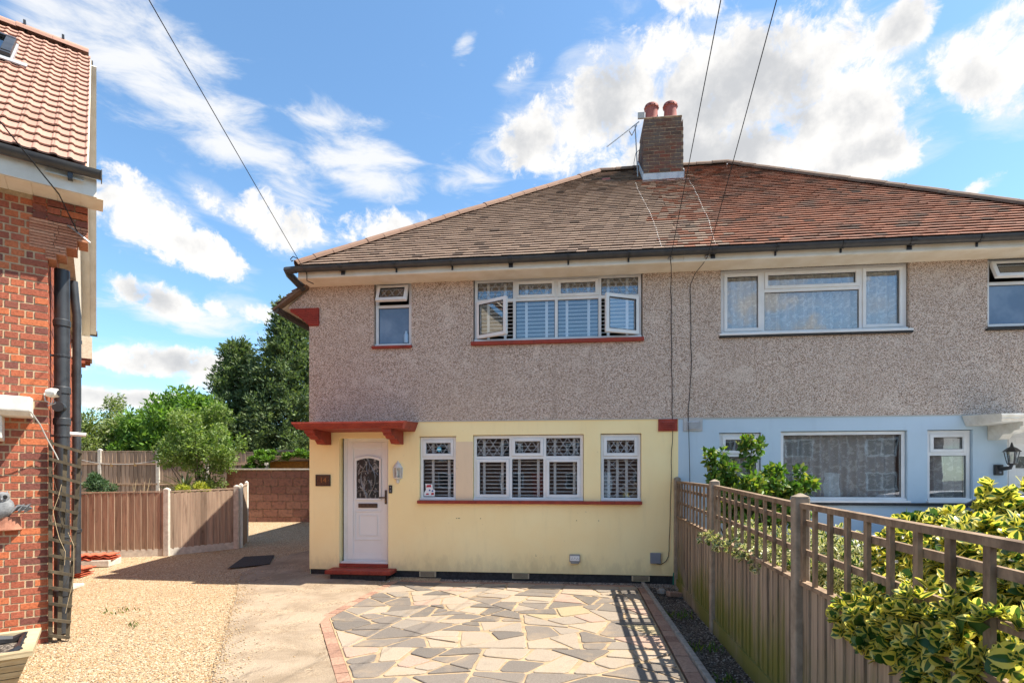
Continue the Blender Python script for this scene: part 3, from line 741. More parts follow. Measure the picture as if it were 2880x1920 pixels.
window(hY, 1.178, 1.817, 3.965, 5.045, [], [(4.655, 1.178, 1.817)], cellgrid([1.178, 1.817], [3.965, 4.655, 5.045], [['o'], ['lt']]), label='small bathroom window with its leaded top light propped open')
window(hY, 2.909, 5.669, 3.995, 5.045, [(3.584, 3.995, 5.045), (4.285, 3.995, 5.045), (5.0, 3.995, 5.045)], [(4.69, 2.909, 5.669)],
       cellgrid([2.909, 3.584, 4.285, 5.0, 5.669], [3.995, 4.69, 5.045], [['L', '', '', 'R'], ['l', 'sl', 'sl', 'l']]), label='wide four-light upper window, outer casements swung open')
window(hY, 1.97, 2.596, 1.335, 2.405, [], [(2.05, 1.97, 2.596)], cellgrid([1.97, 2.596], [1.335, 2.05, 2.405], [[''], ['sl']]), mat='upvc')
window(hY, 2.895, 4.728, 1.335, 2.422, [(3.522, 1.335, 2.422), (4.094, 1.335, 2.422)], [(2.05, 2.895, 4.728)],
       cellgrid([2.895, 3.522, 4.094, 4.728], [1.335, 2.05, 2.422], [['s', '', 's'], ['l', 'sl', 'l']]))
window(hY, 5.015, 5.658, 1.335, 2.425, [], [(2.045, 5.015, 5.658)], cellgrid([5.015, 5.658], [1.335, 2.045, 2.425], [['x'], ['sl']]))
for (a, c, d, e, v) in ((1.138, 1.843, 3.918, 3.962, .05), (2.862, 5.70, 3.925, 3.985, .06), (1.945, 5.668, 1.278, 1.332, .07)):
    s = MB(); s.box(a, c, -v, .10, d, e); s.build('window_sill', 'red_paint', hY, bevel=.008)
q = PW
window(hB, 6.919-q, 9.692-q, 4.0, 5.03, [(7.568-q, 4.0, 5.03), (9.029-q, 4.0, 5.03)], [(4.683, 7.568-q, 9.029-q)],
       [(6.969-q, 7.543-q, 4.05, 4.98, 's'), (7.593-q, 9.004-q, 4.05, 4.658, ''), (7.593-q, 9.004-q, 4.708, 4.98, 's'), (9.054-q, 9.642-q, 4.05, 4.98, 's')], mat='upvc')
window(hB, 10.815-q, 11.445-q, 4.0, 5.03, [], [(4.665, 10.815-q, 11.445-q)], cellgrid([10.815-q, 11.445-q], [4.0, 4.665, 5.03], [['o'], ['t']]))
window(hB, 6.892-q, 7.515-q, 1.36, 2.42, [], [(2.073, 6.892-q, 7.515-q)], cellgrid([6.892-q, 7.515-q], [1.36, 2.073, 2.42], [[''], ['s']]))
window(hB, 7.83-q, 9.67-q, 1.36, 2.435, [], [], [(7.88-q, 9.62-q, 1.41, 2.385, '')])
window(hB, 9.977-q, 10.595-q, 1.36, 2.435, [], [(2.077, 9.977-q, 10.595-q)], cellgrid([9.977-q, 10.595-q], [1.36, 2.077, 2.435], [[''], ['s']]))
for (a, c, d, e) in ((6.874, 9.735, 3.935, 3.965), (10.77, 11.5, 3.935, 3.965), (6.86, 10.62, 1.285, 1.325)):
    s = MB(); s.box(a-q, c-q, -.05, .10, d, e); s.build('window_sill', 'black_paint', hB, bevel=.006)
for (a, c, d, e) in ((6.874, 9.735, 3.967, 3.999), (6.87, 7.54, 1.327, 1.359), (7.80, 9.70, 1.327, 1.359), (9.95, 10.63, 1.327, 1.359)):
    s = MB(); s.box(a-q, c-q, -.05, .059, d, e); s.build('window_sill', 'upvc', hB, bevel=.004)

# doors
def door(par, x0, x1, lab, glass=True):
    y = .12
    f = MB(); ring(f, x0, x1, .237, 2.40, .07, y, y+.08, wb=.055); f.box(x0-.02, x1+.01, y-.09, y, .233, .268)
    d = MB(); a, c = x0+.072, x1-.022
    d.box(a, c, y+.012, y+.06, .295, 2.33)
    dr = d.build('door', 'door_white', par, bevel=.004); dr['label'] = lab
    f.build('frame', 'upvc', dr, bevel=.004)
    fr = MB(); ring(fr, a, c, .295, 2.33, .10, y-.006, y+.0115, wt=.10, wb=.10); fr.build('leaf_frame', 'door_white', dr, bevel=.005)
    if glass:
        gu0, gu1, gz0, gz1 = x0+.238, x0+.648, 1.356, 2.01
        arc = [(gu0+(gu1-gu0)*i/10, gz1+.045*math.sin(math.pi*i/10)) for i in range(11)]
        g = MB(); g.prism([(gu0, gz0), (gu1, gz0)]+arc[::-1], 1, y-.004, y+.0105); g.build('door_glass', 'leaded_door_glass', dr)
        out = [(gu0-.03, gz0-.03), (gu1+.03, gz0-.03)]+[(gu0-.03+(gu1-gu0+.06)*i/10, gz1+.035+.045*math.sin(math.pi*i/10)) for i in range(11)][::-1]
        inn = [(gu0, gz0), (gu1, gz0)]+arc[::-1]; n = len(out)
        t = MB(); t.add([(p[0], y-.02, p[1]) for p in out]+[(p[0], y-.014, p[1]) for p in inn]+[(p[0], y+.0113, p[1]) for p in out]+[(p[0], y+.0113, p[1]) for p in inn],
              [(i, (i+1) % n, n+(i+1) % n, n+i) for i in range(n)]+[(i, 2*n+i, 2*n+(i+1) % n, (i+1) % n) for i in range(n)]+[(n+i, n+(i+1) % n, 3*n+(i+1) % n, 3*n+i) for i in range(n)])
        t.build('glass_moulding', 'door_white', dr)
        ld = MB(); gc = (gu0+gu1)/2
        for s in (-1, 1):
            ld.tube([(gc+s*(.02+.11*math.sin(t_*math.pi)), y-.007, gz0+.06+.56*t_) for t_ in [i/12 for i in range(13)]], .005, 5)
            ld.tube([(gc+s*(.02+.16*t_), y-.007, 1.82+.10*t_-.10*t_*t_*1.6) for t_ in [i/8 for i in range(9)]], .005, 5)
            ld.tube([(gc+s*(.01+.05*math.sin(t_*math.pi)), y-.007, gz0+.02+.30*t_) for t_ in [i/8 for i in range(9)]], .004, 5)
            ld.tube([(gc+s*(.03*math.sin(t_*math.pi)), y-.007, 1.78+.26*t_) for t_ in [i/8 for i in range(9)]], .004, 5)
            ld.tube([(gc+s*.02, y-.007, 1.50), (gc+s*.19, y-.007, 1.485)], .0045, 5)
        ld.build('glass_leading', 'aluminium', dr)
        pz = (.63, 1.143)
        p = MB(); ring(p, x0+.19, x0+.698, pz[0], pz[1], .022, y-.004, y+.0112); p.build('panel_moulding', 'door_white', dr, bevel=.006)
        p = MB(); ring(p, x0+.268, x0+.61, .706, 1.068, .016, y-.002, y+.0112); p.build('panel_moulding', 'door_white', dr, bevel=.005)
        lb = MB(); lb.box(x0+.268, x0+.61, y-.010, y+.0112, 1.193, 1.266); lb.box(x0+.285, x0+.593, y-.018, y-.0095, 1.205, 1.25); lb.build('letterbox', 'bronze', dr, bevel=.004)
        hd = MB(); hd.box(x0+.75, x0+.785, y-.022, y-.0062, 1.26, 1.50); hd.tube([(x0+.767, y-.02, 1.375), (x0+.767, y-.06, 1.375), (x0+.74, y-.07, 1.373), (x0+.665, y-.065, 1.372)], [.011, .011, .013, .016], 8)
        hd.build('handle', 'bronze', dr, smooth=True)
        k_ = MB(); k_.lathe([(.006, 0), (.01, .005)], (0, 0, 0), 8); k_.build('keyhole', 'brass', dr, loc=(x0+.767, y-.0225, 1.30), rot=(R(90), 0, 0))
    else:
        fan = [(x0+.25+.18*math.cos(math.pi*i/12), 1.86+.18*math.sin(math.pi*i/12)) for i in range(13)]
        g = MB(); g.prism(fan, 1, y-.003, y+.0112); g.build('fan_light', 'leaded_door_glass', dr)
        out = [(x0+.25+.21*math.cos(math.pi*i/12), 1.86+.21*math.sin(math.pi*i/12)) for i in range(13)]
        t = MB(); t.add([(p[0], y-.014, p[1]) for p in out]+[(p[0], y-.008, p[1]) for p in fan], [(i, i+1, 14+i, 13+i) for i in range(12)]); t.build('glass_moulding', 'door_white', dr)
        for (a2, c2, d2, e2) in ((.13, .37, 1.05, 1.75), (.46, .70, 1.05, 1.75), (.13, .70, .5, .95)):
            p = MB(); ring(p, x0+a2, x0+c2, d2, e2, .02, y-.003, y+.0112); p.build('panel_moulding', 'door_white', dr, bevel=.005)
    return dr
door(hY, .574, 1.39, 'white front door with arched leaded glass and dark letterbox')
door(hB, 11.10-q, 11.94-q, 'white front door with half-moon light', glass=False)
def step(par, x0, x1, mat):
    s = MB(); s.box(x0, x1, -.32, .012, .10, .168); s.build('doorstep', mat, par, bevel=.012)
    s = MB(); s.box(x0+.08, x1-.10, -.27, .03, -.05, .0995); s.build('step_base', 'black_paint', par)
step(hY, .43, 1.57, 'red_paint'); step(hB, 10.92-q, 12.06-q, 'black_paint')
s = MB(); s.box(.543, 1.415, .0, .118, .171, .235); s.build('threshold', 'red_paint', hY, bevel=.004)

for (u, z) in ((2.61, 1.03), (2.64, 1.03), (2.66, 1.031), (3.02, 1.03), (4.62, 1.01), (4.98, 1.01), (3.95, .42)):
    m = MB(); m.lathe([(.007, 0), (.007, .004)], (0, 0, 0), 8); m.build('screw_hole', 'dark', hY, loc=(u, .011, z), rot=(R(90), 0, 0))
# canopies over the doors
def canopy(par, x0, x1, mat, bx):
    c = MB(); prof = [(.0, 2.655), (-.70, 2.605), (-.765, 2.60), (-.77, 2.575), (-.745, 2.555), (-.74, 2.53), (-.71, 2.52), (-.70, 2.495), (.0, 2.495)]
    n = len(prof); ends = []
    for x, s in ((x0, 1), (x1, -1)):
        ends.append([(x+s*(.77+p[0])*0+s*max(0, -.0+(2.60-p[1])*.55 if p[0] < -.6 or True else 0), p[0], p[1]) for p in prof])
    c.add(ends[0]+ends[1], [tuple(range(n)), tuple(range(2*n-1, n-1, -1))]+[(i, i+n, (i+1) % n+n, (i+1) % n) for i in range(n)])
    cp = c.build('canopy', mat, par)
    e = MB(); e.box(x0+.02, x1-.02, -.69, -.001, 2.656, 2.664); 
    for (a, d) in bx:
        bp = [(0, 2.494), (-.66, 2.494), (-.655, 2.44), (-.60, 2.425), (-.60, 2.405), (-.56, 2.39), (-.50, 2.385), (-.48, 2.36), (-.43, 2.345), (-.30, 2.345), (-.26, 2.315), (-.22, 2.28), (0, 2.28)]
        bm = MB(); bm.prism([(p[0]*1.0, p[1]) for p in bp], 0, a, d); bm.build('bracket', mat, par)
    return cp
canopy(hY, .08, 1.95, 'red_paint', ((.25, .40), (1.545, 1.69)))
plain('white_paint', (.74, .72, .66), (.6, .57, .5), 8, .6, bmp=.3)
canopy(hB, 12.49-2.05-q, 12.49-.08-q, 'white_paint', ((10.80-q, 10.945-q), (12.09-q, 12.24-q)))
# old roughcast brackets of render left above the canopies
# air bricks and vents
for (a, c, d, e) in ((1.967, 2.251, .036, .124), (3.554, 3.836, .036, .12), (5.512, 5.795, .036, .118)):
    m = MB(); m.box(a, c, .0, .0345, d, e)
    ab = m.build('air_brick', 'airbrick', hY)
    sl = MB()
    for i in range(4): sl.box(a+.02, c-.02, -.003, -.0004, d+.012+i*.019, d+.021+i*.019)
    sl.build('slots', 'dark', ab)
def louvre(par, a, c, d, e, mat):
    m = MB(); m.box(a, c, -.012, .011, d, e); v = m.build('wall_vent', mat, par, bevel=.003)
    n = 4
    for i in range(n):
        z = d+.045+i*(e-d-.07)/n; s = MB(); s.prism([(-.0125, z), (-.03, z-.006), (-.03, z-.012), (-.0125, z+.026)], 0, a+.05, c-.05); s.build('slat', mat, v)
louvre(hY, 5.93, 6.234, 2.463, 2.66, 'red_paint'); louvre(hB, .08, .375, 2.463, 2.66, 'vent_grey')

# corbel at the left corner
cb = MB(); cb.prism([(-.34, 4.655), (.187, 4.655), (.187, 4.345), (-.005, 4.345), (-.005, 4.375), (-.06, 4.40), (-.06, 4.425), (-.12, 4.45), (-.12, 4.475), (-.18, 4.50), (-.18, 4.525), (-.24, 4.55), (-.30, 4.585), (-.34, 4.60)], 1, -.012, .24)
corbel = cb.build('corbel', 'red_brick_paint', hY)
me = MB().box(-.0, .1, -.018, .0, 0, .028).mesh('creasing_tile', 'red_brick_paint')
for i in range(9):
    z = 4.36+i*.033; x = ipl(z, [(4.345, .0), (4.655, -.335)])+.01
    while x < .175:
        w = min(.22, .18-x); o = place('creasing_tile', me, corbel, (x, -.012, z)); o.scale.x = w/.1; x += .225
# pebbledashed spandrel beside the corner, under the swept roof edge
sp = MB(); sp.prism([(.0, 4.656), (-.40, 4.656), (-.36, 4.70), (-.0, 4.98)], 1, -.0, .24); sp.build('spandrel', 'pebbledash', hY)

# eaves
def eaves(par, W, x0, x1, left=False):
    s = MB(); s.quad((x0, .01, 5.052), (x1, .01, 5.052), (x1, -.36, 5.03), (x0, -.36, 5.03)); s.quad((x0, -.36, 5.03), (x1, -.36, 5.03), (x1, .01, 5.02), (x0, .01, 5.02)); s.build('soffit', 'soffit', par)
    f = MB(); f.box(x0, x1, -.385, -.361, 5.022, 5.19); f.build('fascia', 'soffit', par, bevel=.006)
    f = MB(); f.box(x0, x1, -.394, -.3855, 5.03, 5.055); f.build('fascia_bead', 'soffit', par)
    g = MB(); n = 9
    outer = [(-.455+.068*math.cos(math.pi+math.pi*i/n), 5.185+.078*math.sin(math.pi+math.pi*i/n)) for i in range(n+1)]
    inner = [(-.455+.060*math.cos(math.pi+math.pi*i/n), 5.185+.070*math.sin(math.pi+math.pi*i/n)) for i in range(n+1)][::-1]
    g.prism(outer+inner, 0, x0, x1); gt = g.build('gutter', 'gutter_grey', par, smooth=True)
    x = x0+.75 if left else x0+.4; i = 0
    while x < x1-.1:
        bw = .035 if i % 3 else .075
        bk = MB(); o2 = [(-.455+.080*math.cos(math.pi+math.pi*j/n), 5.187+.088*math.sin(math.pi+math.pi*j/n)) for j in range(n+1)]
        i2 = [(-.455+.0685*math.cos(math.pi+math.pi*j/n), 5.187+.0785*math.sin(math.pi+math.pi*j/n)) for j in range(n+1)][::-1]
        bk.prism(o2+i2, 0, x, x+bw); bk.box(x+.004, x+bw-.004, -.40, -.3855, 5.06, 5.15); bk.build('bracket', 'black_plastic', gt); x += .93; i += 1
    return gt
eaves(hY, PW, .0, PW, True); eaves(hB, BW, .001, BW+.3)
# gutter stop end and return, and the lower side gutter
g = MB(); g.tube([(-.0, -.455, 5.155), (-.16, -.455, 5.15), (-.17, -.35, 5.12), (-.08, -.05, 4.98)], .062, 8); g.build('gutter_return', 'gutter_grey', hY, smooth=True)
g = MB(); g.tube([(-.56, -.10, 4.63), (-.56, 6.8, 4.62)], .06, 8); g.build('side_gutter', 'gutter_grey', hY, smooth=True)
ab = MB(); ab.box(-.004, .0, -.36, .01, 5.02, 5.19); ab.build('eave_end', 'soffit', hY)

# roofs
def zf(v): return EZ+(EV-v)*TF        # v = outwards
slope = math.hypot(RB+EV, RZ-EZ); GA = slope/45
fd = Vector((0, RB+EV, RZ-EZ)).normalized(); fn = fd.cross(Vector((1, 0, 0))); fn = -fn if fn.z < 0 else fn
def tile_run(a0, a1, row, base_p, ax, up, nrm, w, gauge, th, rs, jitter=.006, gap=.030):
    """tiles of one course: yields 8 corner lists"""
    out = []; x = a0-(w/2 if row % 2 else 0)
    while x < a1:
        l, r_ = max(x, a0), min(x+w-.003, a1)
        if r_-l > .03:
            lift = rs.uniform(0, jitter); s0 = row*gauge-.012+rs.uniform(-.006, .006); s1 = s0+gauge*1.75
            vs_ = []
            for (t_, h) in ((s0, gap+lift), (s1, -.010)):
                for (u_) in (l, r_):
                    for hh in (h, h+th): vs_.append(base_p+ax*u_+up*t_+nrm*hh)
            out.append(vs_)
        x += w
    return out
TF_FACES = [(0, 1, 3, 2), (4, 6, 7, 5), (0, 4, 5, 1), (2, 3, 7, 6), (1, 5, 7, 3), (0, 2, 6, 4)]
def roof_front(par, x_off, u_lo, u_hi, mat, seed):
    """u_lo/u_hi: functions of height above eave along the slope"""
    rs = random.Random(seed)
    bp = MB(); t0, t1 = 0, slope
    bse = Vector((0, -EV, EZ)); X = Vector((1, 0, 0))
    P = [bse+X*(u_lo(0)-x_off), bse+X*(u_hi(0)-x_off), bse+fd*slope+X*(u_hi(slope)-x_off), bse+fd*slope+X*(u_lo(slope)-x_off)]
    bp.quad(*P)
    # back slope
    mir = lambda p: Vector((p.x, 2*RB-p.y, p.z))
    bp.quad(*[mir(p) for p in P][::-1])
    rf = bp.build('roof', 'felt', par)
    alltiles = []
    for row in range(45):
        t_ = row*GA
        for vs_ in tile_run(u_lo(t_+GA*.5)-x_off+(.02 if x_off == 0 else -.001), u_hi(t_+GA*.5)-x_off-(.0 if x_off == 0 else .004), row, bse, X, fd, fn, .168, GA, .015, rs): alltiles.append((row, vs_))
    single = [t for t in alltiles if t[0] < 8][:300]; rest = alltiles[len(single):] if all(t[0] < 8 for t in alltiles[:len(single)]) else alltiles
    rest = [t for t in alltiles if not any(t is s_ for s_ in single)]
    other = 'red_tile' if mat == 'brown_tile' else 'brown_tile'
    def swap(vs_):
        dd = abs(vs_[0].x+x_off-PW-.15); return rs.random() < max(0, .5-dd*.75)
    for _, vs_ in single:
        c = sum(vs_, Vector())/8; MBt = MB().add([v-c for v in vs_], TF_FACES); place('roof_tile', MBt.mesh('roof_tile', other if swap(vs_) else mat), rf, c)
    big = MB()
    for _, vs_ in rest: big.add(vs_, TF_FACES, 1 if swap(vs_) else 0)
    tag(place('roof_tiling', big.mesh('roof_tiling', [mat, other]), rf), kind='stuff')
    return rf
hipL = lambda t: (.0+(UL)*t/slope) - .02*0
hipR = lambda t: 12.70-(12.70-UR)*t/slope
roofY = roof_front(hY, 0, hipL, lambda t: PW, 'brown_tile', 3)
roofB = roof_front(hB, PW, lambda t: PW, hipR, 'red_tile', 4)
# left hip slope, swept down past the eave, and the right hip slope
def roof_side(par, rf, A, lowx, lowz, ztop, xoff, front_edge, mat, seed, sgn):
    """plane from the low edge (x=lowx, z=lowz) to the ridge end A=(x,z); runs along y"""
    rs = random.Random(seed); up = Vector((A[0]-lowx, 0, A[1]-lowz)); L = up.length; up.normalize(); Y = Vector((0, 1, 0)); n = Y.cross(up) if sgn < 0 else up.cross(Y)
    if n.z < 0: n = -n
    big = MB(); bs = Vector((lowx-xoff, 0, lowz)); rows = int(L/.118)
    pl = MB()
    P0 = bs+Y*front_edge(0); P1 = bs+Y*(2*RB-front_edge(0)); P2 = bs+up*L+Y*(RB+.01); P3 = bs+up*L+Y*(RB-.01)
    mid = 0
    for row in range(rows):
        t_ = row*.118; y0 = front_edge(t_+.06); y1 = 2*RB-y0
        if row == 0: y0 = front_edge(0)
        for vs_ in tile_run(y0, y1, row, bs, Y, up, n, .168, .118, .012, rs): big.add(vs_, TF_FACES)
    for k in range(12):
        ta, tb = L*k/12, L*(k+1)/12
        ya, yb = front_edge(ta), front_edge(tb)
        pl.quad(bs+up*ta+Y*ya, bs+up*tb+Y*yb, bs+up*tb+Y*(2*RB-yb), bs+up*ta+Y*(2*RB-ya))
    pl.build('hip_boarding', 'felt', rf)
    tag(place('hip_tiling', big.mesh('hip_tiling', mat), rf), kind='stuff')
def feL(t):
    L = math.hypot(UL+.56, RZ-4.66); x = -.56+(UL+.56)*t/L
    return -.06 if x < .0 else -EV+(RB+EV)*x/UL
roof_side(hY, roofY, (UL, RZ), -.56, 4.72, RZ, 0, feL, 'brown_tile', 5, -1)
def feR(t):
    L = math.hypot(12.70-UR, RZ-EZ); return -EV+(RB+EV)*t/L
roof_side(hB, roofB, (UR, RZ), 12.70, EZ, RZ, PW, feR, 'red_tile', 6, 1)
# under-cloak of the swept edge
uc = MB(); uc.bar((-.60, -.05, 4.625), (.02, -.05, 5.045), .14, .035, up=(0, 0, 1)); uc.build('verge_board', 'hip_dark', hY)
uc = MB(); uc.quad((-.56, -.05, 4.64), (.02, -.05, 5.03), (.02, 7, 5.03), (-.56, 7, 4.64)); uc.build('side_soffit', 'soffit', hY)
# hip and ridge tiles
def half_tiles(par, p, q, mat, name, r=.105, L=.34):
    p, q = Vector(p), Vector(q); d = q-p; n = max(1, round(d.length/L)); st = d/n; t = d.normalized()
    side = t.cross(Vector((0, 0, 1))).normalized(); u = side.cross(t); S = 7
    m = MB()
    for (s_, rr) in ((0, r*1.04), (1, r)):
        for hgt in (0, .016):
            for k in range(S+1):
                a = math.pi*k/S*1.06-.03*math.pi; m.v.append(tuple(t*(s_*st.length*1.02)+side*((rr-hgt)*math.cos(a))+u*((rr*.86-hgt)*math.sin(a))))
    W_ = S+1
    for k in range(S):
        m.f += [(k, k+1, 2*W_+k+1, 2*W_+k), (W_+k, 3*W_+k, 3*W_+k+1, W_+k+1), (k, W_+k, W_+k+1, k+1), (2*W_+k, 2*W_+k+1, 3*W_+k+1, 3*W_+k)]; m.m += [0]*4
    me_ = m.mesh(name, mat)
    for i in range(n):
        c = p+st*i+u*random.uniform(-.004, .006); place(name, me_, par, c, (random.uniform(-.01, .01), random.uniform(-.01, .01), random.uniform(-.01, .01)))
half_tiles(roofY, (.0, -EV+.02, EZ+.03), (UL, RB, RZ+.02), 'hip_orange', 'hip_tile')
half_tiles(roofY, (UL, RB, RZ+.02), (PW, RB, RZ+.02), 'hip_dark', 'ridge_tile')
half_tiles(roofB, (0, RB, RZ+.02), (UR-PW, RB, RZ+.02), 'hip_dark', 'ridge_tile')
half_tiles(roofB, (12.70-PW, -EV+.02, EZ+.03), (UR-PW, RB, RZ+.02), 'hip_dark', 'hip_tile')
# roof ventilator tile on the yellow side
rv = MB(); zz_ = zf(-2.95); rv.box(5.18, 5.36, 2.9, 3.02, zz_-.03, zz_+.05); rv.build('roof_vent', 'terracotta', roofY, bevel=.02)

# chimney, straddling the party line
cx0, cx1, cy0, cy1, cz0, cz1 = 6.035, 6.86, 2.75, 3.65, 7.6, 9.33
core = MB(); core.box(cx0+.002, cx1-.004, cy0+.002, cy1-.004, cz0, cz1-.245); core.box(cx0+.032, cx1-.034, cy0+.032, cy1-.034, cz1-.2449, cz1-.02)
chim = core.build('chimney', 'chimney_mortar', hY)
bme = {}
def cbrick(w, d, h=.065):
    key = (round(w, 3), round(d, 3), h)
    if key not in bme: bme[key] = MB().box(-w/2, w/2, -d/2, d/2, 0, h).mesh('brick', 'chimney_brick')
    return bme[key]
ncs = int((cz1-cz0-.24)/.077)
for c_ in range(ncs+3):
    z = cz0+.02+c_*.077; topc = c_ >= ncs; ins = .03 if topc else 0
    x = cx0+ins; off = (c_ % 2)*.112; first = True
    while x < cx1-ins-.03:
        w = .215 if not (first and off) else .103
        w = min(w, cx1-ins-x); o = place('brick', cbrick(w, .05, .061), chim, (x+w/2, cy0+ins+.022+random.uniform(-.003, .003), z), bevel=0); x += w+.012; first = False
    y = cy0+ins+.06; first = True
    while y < cy1-ins-.03:
        w = .215 if not (first and not off) else .05
        w = min(w, cy1-ins-y); place('brick', cbrick(.05, w), chim, (cx0+ins+.022+random.uniform(-.003, .003), y+w/2, z)); y += w+.012; first = False
sd_ = MB(); sd_.box(cx1-.0035, cx1+.003, cy0+.06, cy1, cz0, cz1-.05); sd_.build('side_brickwork', 'chimney_brick', chim)
fl_ = MB(); zb = zf(-cy0); fl_.box(cx0-.015, cx1+.015, cy0-.02, cy0-.006, zb-.06, zb+.16); fl_.prism([(cy0-.14, zb-.10), (cy0-.006, zb+.02), (cy0-.006, zb+.03), (cy0-.14, zb-.085)], 0, cx0-.03, cx1+.10)
fl_.prism([(cy0-.02, zb-.02), (cy1, zf(-cy1)-.02), (cy1, zf(-cy1)+.18), (cy0-.02, zb+.20)], 0, cx1+.004, cx1+.016); fl_.prism([(cy0-.02, zb-.02), (cy1, zf(-cy1)-.02), (cy1, zf(-cy1)+.18), (cy0-.02, zb+.20)], 0, cx0-.016, cx0-.004)
fl_.build('flashing', 'lead_flashing', chim)
fla = MB(); fla.box(cx0+.02, cx1-.02, cy0+.02, cy1-.02, cz1-.02, cz1+.015); fla.build('flaunching', 'chimney_mortar', chim, bevel=.01)
for i, (px, py) in enumerate(((6.245, 3.05), (6.64, 3.05))):
    m = MB(); m.lathe([(.145, -.02), (.14, .06), (.128, .30), (.135, .335), (.155, .35), (.155, .385), (.14, .42), (.115, .425), (.11, .30)], (0, 0, 0), 22)
    pt = m.build('chimney_pot', 'terracotta', hY, smooth=True, loc=(px, py, cz1+.01))
    hl = MB()
    for k in range(10):
        a = 2*math.pi*k/10; hl.bar((.152*math.cos(a), .152*math.sin(a), .367), (.158*math.cos(a), .158*math.sin(a), .367), .022, .022)
    hl.build('vent_hole', 'dark', pt)

# ------------------------------------------------------------------ things on and in the two houses
HR = (0, 0, -TH)
def at_house(name, label, cat, u, v, z, group=None): return thing(name, label, cat, HW(u, v, z), -TH, group)
# louvred shutters behind the yellow house's glass
def shutters(u0, u1, z0, z1, stiles, label, y=.19, tilt=20, sp=.064, gaps=()):
    t = at_house('window_shutter', label, 'shutter', u0, 0, z0, 'white louvred shutters behind the glass')
    W, H = u1-u0, z1-z0; n = int(H/sp)
    me = MB().box(0, W, -.032, .032, -.0045, .0045).mesh('slat', 'shutter_white')
    for i in range(n): place('slat', me, t, (0, y, sp*(i+.6)), (R(tilt), 0, 0))
    for s in stiles:
        m = MB(); m.box(s-u0-.022, s-u0+.022, y-.045, y-.034, 0, H); m.build('stile', 'shutter_white', t)
shutters(2.95, 5.63, 4.03, 5.0, (3.13, 3.42, 3.78, 4.12, 4.46, 4.82, 5.14, 5.45), 'white louvred shutter behind the wide upper window')
shutters(2.02, 2.55, 1.38, 2.36, (2.17, 2.45), 'white louvred shutter behind the narrow lower window nearest the door', tilt=12)
shutters(2.94, 4.68, 1.38, 2.38, (3.06, 3.37, 3.66, 3.98, 4.26, 4.58), 'white louvred shutter behind the three-light lower window', tilt=12)
shutters(5.06, 5.61, 1.38, 2.38, (5.15, 5.29, 5.44), 'white louvred shutter behind the narrow lower window nearest the fence', tilt=12)
# net curtains of the blue house
def net(u0, u1, z0, z1, label, y=.20):
    t = at_house('net_curtain', label, 'curtain', u0, 0, z0, 'net curtains in the blue house')
    n = max(20, int((u1-u0)*60)); m = MB(); rs = random.Random(int(u0*100)); ph = [rs.uniform(0, 6) for _ in range(3)]
    for j in (0, 1, 2, 3):
        for i in range(n+1):
            x = (u1-u0)*i/n; yy = y+.034*math.sin(x*46+ph[0]+.3*j)+.014*math.sin(x*23+ph[1])+.006*math.sin(x*91+ph[2]); m.v.append((x, yy, (z1-z0)*j/3))
    for j in range(3):
        for i in range(n): a = j*(n+1)+i; m.f.append((a, a+1, a+n+2, a+n+1)); m.m.append(0)
    o = m.build('cloth', 'net_curtain', t, smooth=True)
    r_ = MB(); r_.tube([(-.02, y, z1-z0), (u1-u0+.02, y, z1-z0)], .008, 6); r_.build('rod', 'cable_white', t)
net(6.95, 9.66, 4.03, 5.0, 'floral net curtain across the wide upper window of the blue house')
net(6.93, 7.48, 1.39, 2.39, 'net curtain behind the narrow window over the climbing rose')
net(7.87, 9.63, 1.39, 2.40, 'net curtain across the big lower window of the blue house')
net(10.01, 10.56, 1.39, 2.40, 'lace net curtain in the narrow window beside the black lantern')
# house number plate
t = at_house('house_number_plate', 'square bronze house number plate reading 14 left of the white door', 'sign', .119, -.012, 1.569)
m = MB(); m.box(0, .268, -.012, 0, 0, .197); m.build('plate', 'bronze', t, bevel=.004)
m = MB(); ring(m, .0, .268, 0, .197, .012, -.018, -.0125); m.build('rim', 'black_paint', t)
def text_mesh(txt, size, name, mat, ext=.002):
    c = bpy.data.curves.new(name, 'FONT'); c.body = txt; c.size = size; c.extrude = ext; c.align_x = 'CENTER'; c.align_y = 'CENTER'
    o = bpy.data.objects.new(name, c); col.objects.link(o); dg = bpy.context.evaluated_depsgraph_get()
    me = bpy.data.meshes.new_from_object(o.evaluated_get(dg)); bpy.data.objects.remove(o); me.name = name
    me.materials.clear(); me.materials.append(MATS[mat]); return me
place('numerals', text_mesh('14', .125, 'numerals', 'brass'), t, (.134, -.0145, .098), (R(90), 0, 0))
for x in (.03, .238):
    m = MB(); m.lathe([(.006, 0), (.004, .004)], (0, 0, 0), 8); m.build('screw', 'brass', t, loc=(x, -.0125, .098), rot=(R(90), 0, 0))
# half lantern by the white door
t = at_house('wall_lantern', 'white half-lantern wall light beside the white front door', 'lantern', 1.588, -.012, 1.614)
m = MB(); m.prism([(-.075, .08), (.075, .08), (.085, .26), (.0, .375), (-.085, .26)], 1, -.012, 0); m.build('back_plate', 'white_paint', t, bevel=.003)
m = MB(); n = 8
def halfring(r_, z): return [(r_*math.cos(math.pi+math.pi*i/n), r_*.8*math.sin(math.pi+math.pi*i/n), z) for i in range(n+1)]
for (a, c) in (((.03, .06), (.075, .09)), ((.075, .09), (.078, .105)), ((.09, .265), (.075, .29)), ((.075, .29), (.05, .335)), ((.05, .335), (.015, .37)), ((.015, .37), (.008, .39))):
    p, q2 = halfring(*a), halfring(*c); m.add(p+q2, [(i, i+1, n+2+i, n+1+i) for i in range(n)])
m.add(halfring(.03, .06), [tuple(range(n+1))]); m.add(halfring(.09, .265), [tuple(range(n+1))]); m.build('hood', 'white_paint', t)
m = MB()
